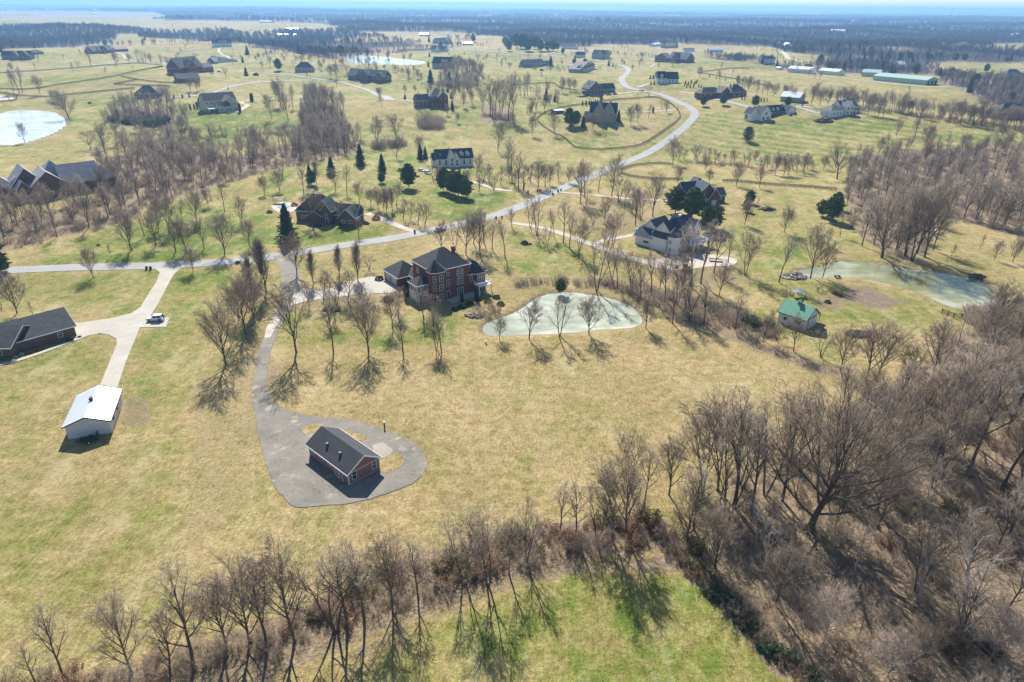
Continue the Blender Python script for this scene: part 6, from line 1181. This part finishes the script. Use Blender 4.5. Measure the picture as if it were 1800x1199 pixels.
trees('beside the roads in the upper left', '433 133 117 E;435 96 80 E;427 110 98 E;490 124 103 P;401 157 152 E;444 179 163 A;442 178 163 A;422 197 180 A;306 173 165 E;321 172 164 E;333 171 164 E'); trees('in the clipped row left of the yellow house', '335 193 182 A;342 192 182 A;347 191 178 A;352 190 176 A;357 189 174 A;350 184 172 A')
trees('in the big pine group at the upper centre', '895 90 72 P;908 84 60 P;918 86 60 P;928 90 68 P;940 86 64 P;950 90 70 P;962 90 72 P;972 90 70 P;890 82 66 P;925 80 60 P;888 80 65 P;980 88 76 P;934 78 62 P;900 78 62 P')
trees('in the upper centre yards', '1010 110 97 E;1070 116 105 E;1077 117 110 E;1028 113 103 P;1008 112 104 P;968 116 98 E;989 95 85 P;832 74 60 P;754 74 62 E;680 142 134 H'); trees('in the young evergreen block, upper right', '1205 148 141 A;1210 150 143 A;1215 147 140 A;1221 149 142 A;1224 147 141 A;1207 154 147 A;1213 155 148 A;1219 154 147 A;1228 154 148 A;1232 155 149 A;1203 152 146 A;1226 144 139 A')
trees('along the drive behind the modern farmhouse', '1304 175 168 A;1309 176 170 A;1338 178 171 A;1343 178 171 A;1348 178 172 A;1410 187 181 A;1290 150 145 A;1300 148 142 A;1275 142 137 A;1259 139 134 A;1247 136 131 A'); trees('beside the tan clearing at the right edge', '1733 127 112 P;1560 112 104 E;1645 85 72 P')
trees('at the top of the pond bank', '985 516 490 P'); trees('in the mansion garden', '812 531 513 A;715 521 487 A;838 529 505 A'); trees('on the far ridge at the left', '0 92 68 E;255 70 62 E')
# woods: bare trees packed together
for i_, (ph, pl) in enumerate((('between the mown field and the lower right woods', '1180 960 1225 905 1262 870 1290 840 1340 815 1400 790 1420 860 1330 930 1230 985'), ('in the narrowing top of the lower right woods', '1400 790 1450 750 1520 700 1560 680 1620 640 1680 585 1715 560 1800 545 1800 680 1650 740 1500 800 1420 860'),
    ('in the middle of the lower right woods', '1420 860 1500 800 1650 740 1660 960 1500 1040 1390 980 1330 930'), ('at the right edge within the lower right woods', '1650 740 1800 680 2100 640 2100 1000 1800 980 1660 960'),
    ('above the dark ditch at the lower right', '1230 985 1330 930 1390 980 1500 1040 1500 1199 1400 1180 1330 1110 1260 1020'), ('in the bottom right corner woods', '1500 1040 1660 960 1800 980 2100 1000 2200 1300 1500 1300 1500 1199'))): wood(ph, pl, 10.2, 'ffffffvvvrrp', 10, 17, 100 + i_)
wood('in the tree belt above the left road', WOODS_NEAR['belt_left'], 10.2, 'fffvr', 10, 18, 2)
wood('in the woods at the right edge', WOODS_NEAR['mid_right'], 9.6, 'fffvr', 9, 14, 3)
wood('in the narrow wood above the brick house', '520 262 612 262 606 212 590 180 560 168 535 185 530 230', 8.5, 'fffv', 11, 17, 4)
wood('in the wood strip left of the fenced paddock', '770 165 838 165 850 128 800 108 775 118', 8, 'fffv', 9, 14, 5); wood('beside the far lake', '630 116 735 130 745 150 690 128 640 128', 10, 'ffv', 8, 13, 6)
wood('along the creek beyond the left tree belt', '225 238 330 245 440 240 520 236 520 230 440 234 330 238 225 232', 6, 'ssfv', 4, 8, 7); wood('in the thicket by the dark hip-roofed house', '183 218 285 228 330 205 300 190 210 185', 9, 'ffv', 8, 13, 8)
wood('in the far woods on the right', '1640 132 1760 132 1800 150 1800 200 1760 200 1690 160', 15, 'rrvf', 8, 12, 10); wood('in the tree line beyond the white farmhouse meadow', '1480 190 1560 198 1800 232 1800 222 1620 200 1480 180', 7, 'ffvr', 10, 16, 11)
wood('along the creek at the pond outlet', '1290 590 1380 615 1372 590 1300 565', 6, 'sf', 4, 8, 12); wood('round the grey roofed house', '-60 365 60 370 130 355 160 330 150 362 40 400 -60 400', 8, 'ffv', 9, 13, 13)
wood('on the right slope above the woods', '1700 215 1900 225 1900 262 1760 250', 12, 'rv', 7, 11, 14)
# undergrowth
brush('undergrowth', P2(WOODS_NEAR['low_right']), 4.3, 21, 'bbbbbbbbbbg', .45, .95); brush('undergrowth', P2('1180 958 1240 1005 1300 1060 1350 1120 1420 1185 1440 1210 1405 1205 1340 1140 1285 1080 1225 1022 1175 975'), 1.3, 40, 'dgbb', .35, .6); brush('undergrowth', P2('-100 1230 60 1185 160 1180 300 1150 420 1115 520 1085 620 1030 720 985 820 960 930 935 1040 920 1180 915 1190 955 1060 970 960 990 860 1020 760 1055 680 1080 560 1120 420 1160 300 1199 -100 1280'), 2.4, 22, 'bbggbgbg', .45, 1.0)
brush('undergrowth', P2(WOODS_NEAR['belt_left']), 6.0, 23, 'bbb', .5, 1.0); brush('undergrowth', P2(WOODS_NEAR['mid_right']), 6.0, 24, 'bbbb', .5, .9); brush('undergrowth', P2(WOODS_NEAR['pond_bank']), 3.4, 25, 'bbbb', .5, .85)
brush('undergrowth', P2('1250 545 1290 545 1372 582 1368 596 1300 575 1255 560'), 2.2, 26, 'dbb', .5, .8); brush('undergrowth', P2('820 545 850 535 885 545 862 560 835 560'), 2.2, 27, 'bbb', .4, .65); brush('undergrowth', P2('735 226 775 228 778 210 740 210'), 4, 28, 'b', 1.1, 1.6)
brush('undergrowth', P2('185 215 285 225 300 212 230 200'), 4, 29, 'bdb', .9, 1.5); brush('undergrowth', P2('655 262 680 262 712 256 708 248 660 250'), 4, 30, 'b', .8, 1.3); brush('undergrowth', P2('225 238 330 245 440 240 520 236 520 232 330 240 225 234'), 4, 31, 'b', .4, .8)
brush('undergrowth', P2('1190 284 1230 285 1300 288 1330 300 1300 294 1230 289'), 3, 32, 'b', .3, .6); brush('undergrowth', P2('1480 190 1560 198 1800 232 1800 224 1620 202 1480 184'), 5, 33, 'b', .6, 1.0); brush('undergrowth', P2('1690 555 1700 545 1740 545 1800 530 1800 600 1740 590'), 2.6, 34, 'bbg', .7, 1.1)
brush('undergrowth', P2('520 262 612 262 606 212 560 190 535 185'), 5, 35, 'b', .7, 1.2); brush('undergrowth', P2('560 540 640 535 700 545 690 555 600 552'), 3.0, 36, 'b', .35, .5); brush('undergrowth', P2('1340 513 1390 508 1400 520 1360 530'), 2.5, 37, 'b', .3, .45); brush('undergrowth', P2('862 210 910 214 905 204 860 200'), 4, 38, 'b', .6, 1)

trees('in the orchard rows at the upper right', ';'.join('%d %d %d s' % (1245 + 14 * i + (j % 2) * 5, 97 + j * 4 + i * .7, 89 + j * 4 + i * .7) for j in range(2) for i in range(10)))
wood('in the tree line above the modern farmhouse', '1290 150 1500 192 1500 186 1290 143', 10, 'fvr', 8, 13, 41); wood('in the hedgerow below the striped lawn', '1190 286 1300 290 1420 306 1500 306 1500 298 1400 296 1300 282 1190 280', 8, 'sfr', 6, 11, 42)
wood('in the loose trees round the upper left farms', '430 110 600 130 740 110 700 92 600 88 470 88', 30, 'rfs', 7, 12, 43); wood('dotted about the upper centre yards', '830 118 1200 118 1200 96 860 90', 36, 'rfs', 6, 11, 44); wood('dotted between the central houses', '640 180 960 260 1000 200 960 140 840 130 640 170', 34, 'rfv', 7, 13, 45)

trees('screening the pale blue-roofed house', '762 318 288 s;775 322 290 r;838 312 270 v;850 318 285 s;822 326 296 r;860 322 288 s;880 325 292 s;895 318 285 r;868 335 305 s;842 338 308 s;905 330 298 s')
trees('round the dark grey house in the paddock', '1042 228 196 r;1140 206 184 s;1060 232 214 s'); shrubs('''1005 222 2.0 p bushy evergreen left of the stone house;1028 225 1.6 r rusty bush left of the stone house;1090 216 1.4 g dark bush right of the stone house;322 200 1.2 g bush at the yellow house terrace;1390 204 1.2 g bush right of the modern farmhouse;602 392 .9 p low green bush at the brick house''')
# ------------------------------------------------------------------ far woods
def far_woods():
    R = np.random.default_rng(9)
    for r0, r1, step, protos, s0, s1 in ((700, 1700, 8.5, FARP, .55, 1.05), (1700, 3400, 16, CLUMPP, .65, 1.05), (3400, 9500, 38, CLUMPP, 1.0, 1.6)):
        lim = math.radians(43); xs = np.arange(-r1 * math.sin(lim), r1 * math.sin(lim), step); ys = np.arange(r0 * math.cos(lim), r1, step)
        X, Y = np.meshgrid(xs, ys); X = X.ravel() + R.uniform(-.5, .5, X.size) * step; Y = Y.ravel() + R.uniform(-.5, .5, Y.size) * step; d = np.hypot(X, Y)
        k = (d > r0) & (d < r1) & (np.abs(np.arctan2(X, Y)) < lim); X, Y, d = X[k], Y[k], d[k]; Z = ter(X, Y); px, py, c = pix(np.stack([X, Y, Z], 1))
        w = woods_far(X, Y, px, py, d) > .5; w &= R.random(len(X)) < (.92 if r0 < 3000 else .8)
        for i in np.nonzero(w)[0]:
            if R.random() < .035 and r1 < 4000:
                v = PROTO['E' if R.random() < .4 else 'P'][0][1]; stuff('distant_evergreens', v, (X[i], Y[i], Z[i]), R.uniform(.8, 1.3), R.random() * 6.3)
            else: stuff('distant_woodland', protos[R.integers(len(protos))], (X[i], Y[i], Z[i]), R.uniform(s0, s1), R.random() * 6.3)
        if r1 < 4000:                                  # loose trees, hedgerows and yards over the open fields
            hn = np.abs(np.sin(X / 95 + .8 * np.sin(Y / 210))) ; hedge = (hn < .035) & (np.sin(Y / 130 + X / 300) > -.2) & (d > 950)
            loose = (R.random(len(X)) < .006) & (d > 620); sel = (hedge | loose) & ~(w) & (R.random(len(X)) < .8)
            for i in np.nonzero(sel)[0]: stuff('far_orchard_trees', FARP[R.integers(3)], (X[i], Y[i], Z[i]), R.uniform(.4, .9), R.random() * 6.3)
far_woods()
flush_trees(); flush_stuff()

# ------------------------------------------------------------------ haze: one closed box of even air round everything
hm = bpy.data.materials.new('air'); hm.use_nodes = True; hn = hm.node_tree.nodes; hn.remove(hn['Principled BSDF'])
pv = hn.new('ShaderNodeVolumePrincipled'); pv.inputs['Color'].default_value = (.31, .60, 1.0, 1); pv.inputs['Density'].default_value = 1.35e-4; pv.inputs['Anisotropy'].default_value = .25
hm.node_tree.links.new(pv.outputs[0], hn['Material Output'].inputs['Volume'])
b = MB(); b.box(-27000, 27000, -27000, 27000, -70, 150); tag(b.build('haze', hm), 'pale blue air over the far country', 'haze', None, 'stuff')
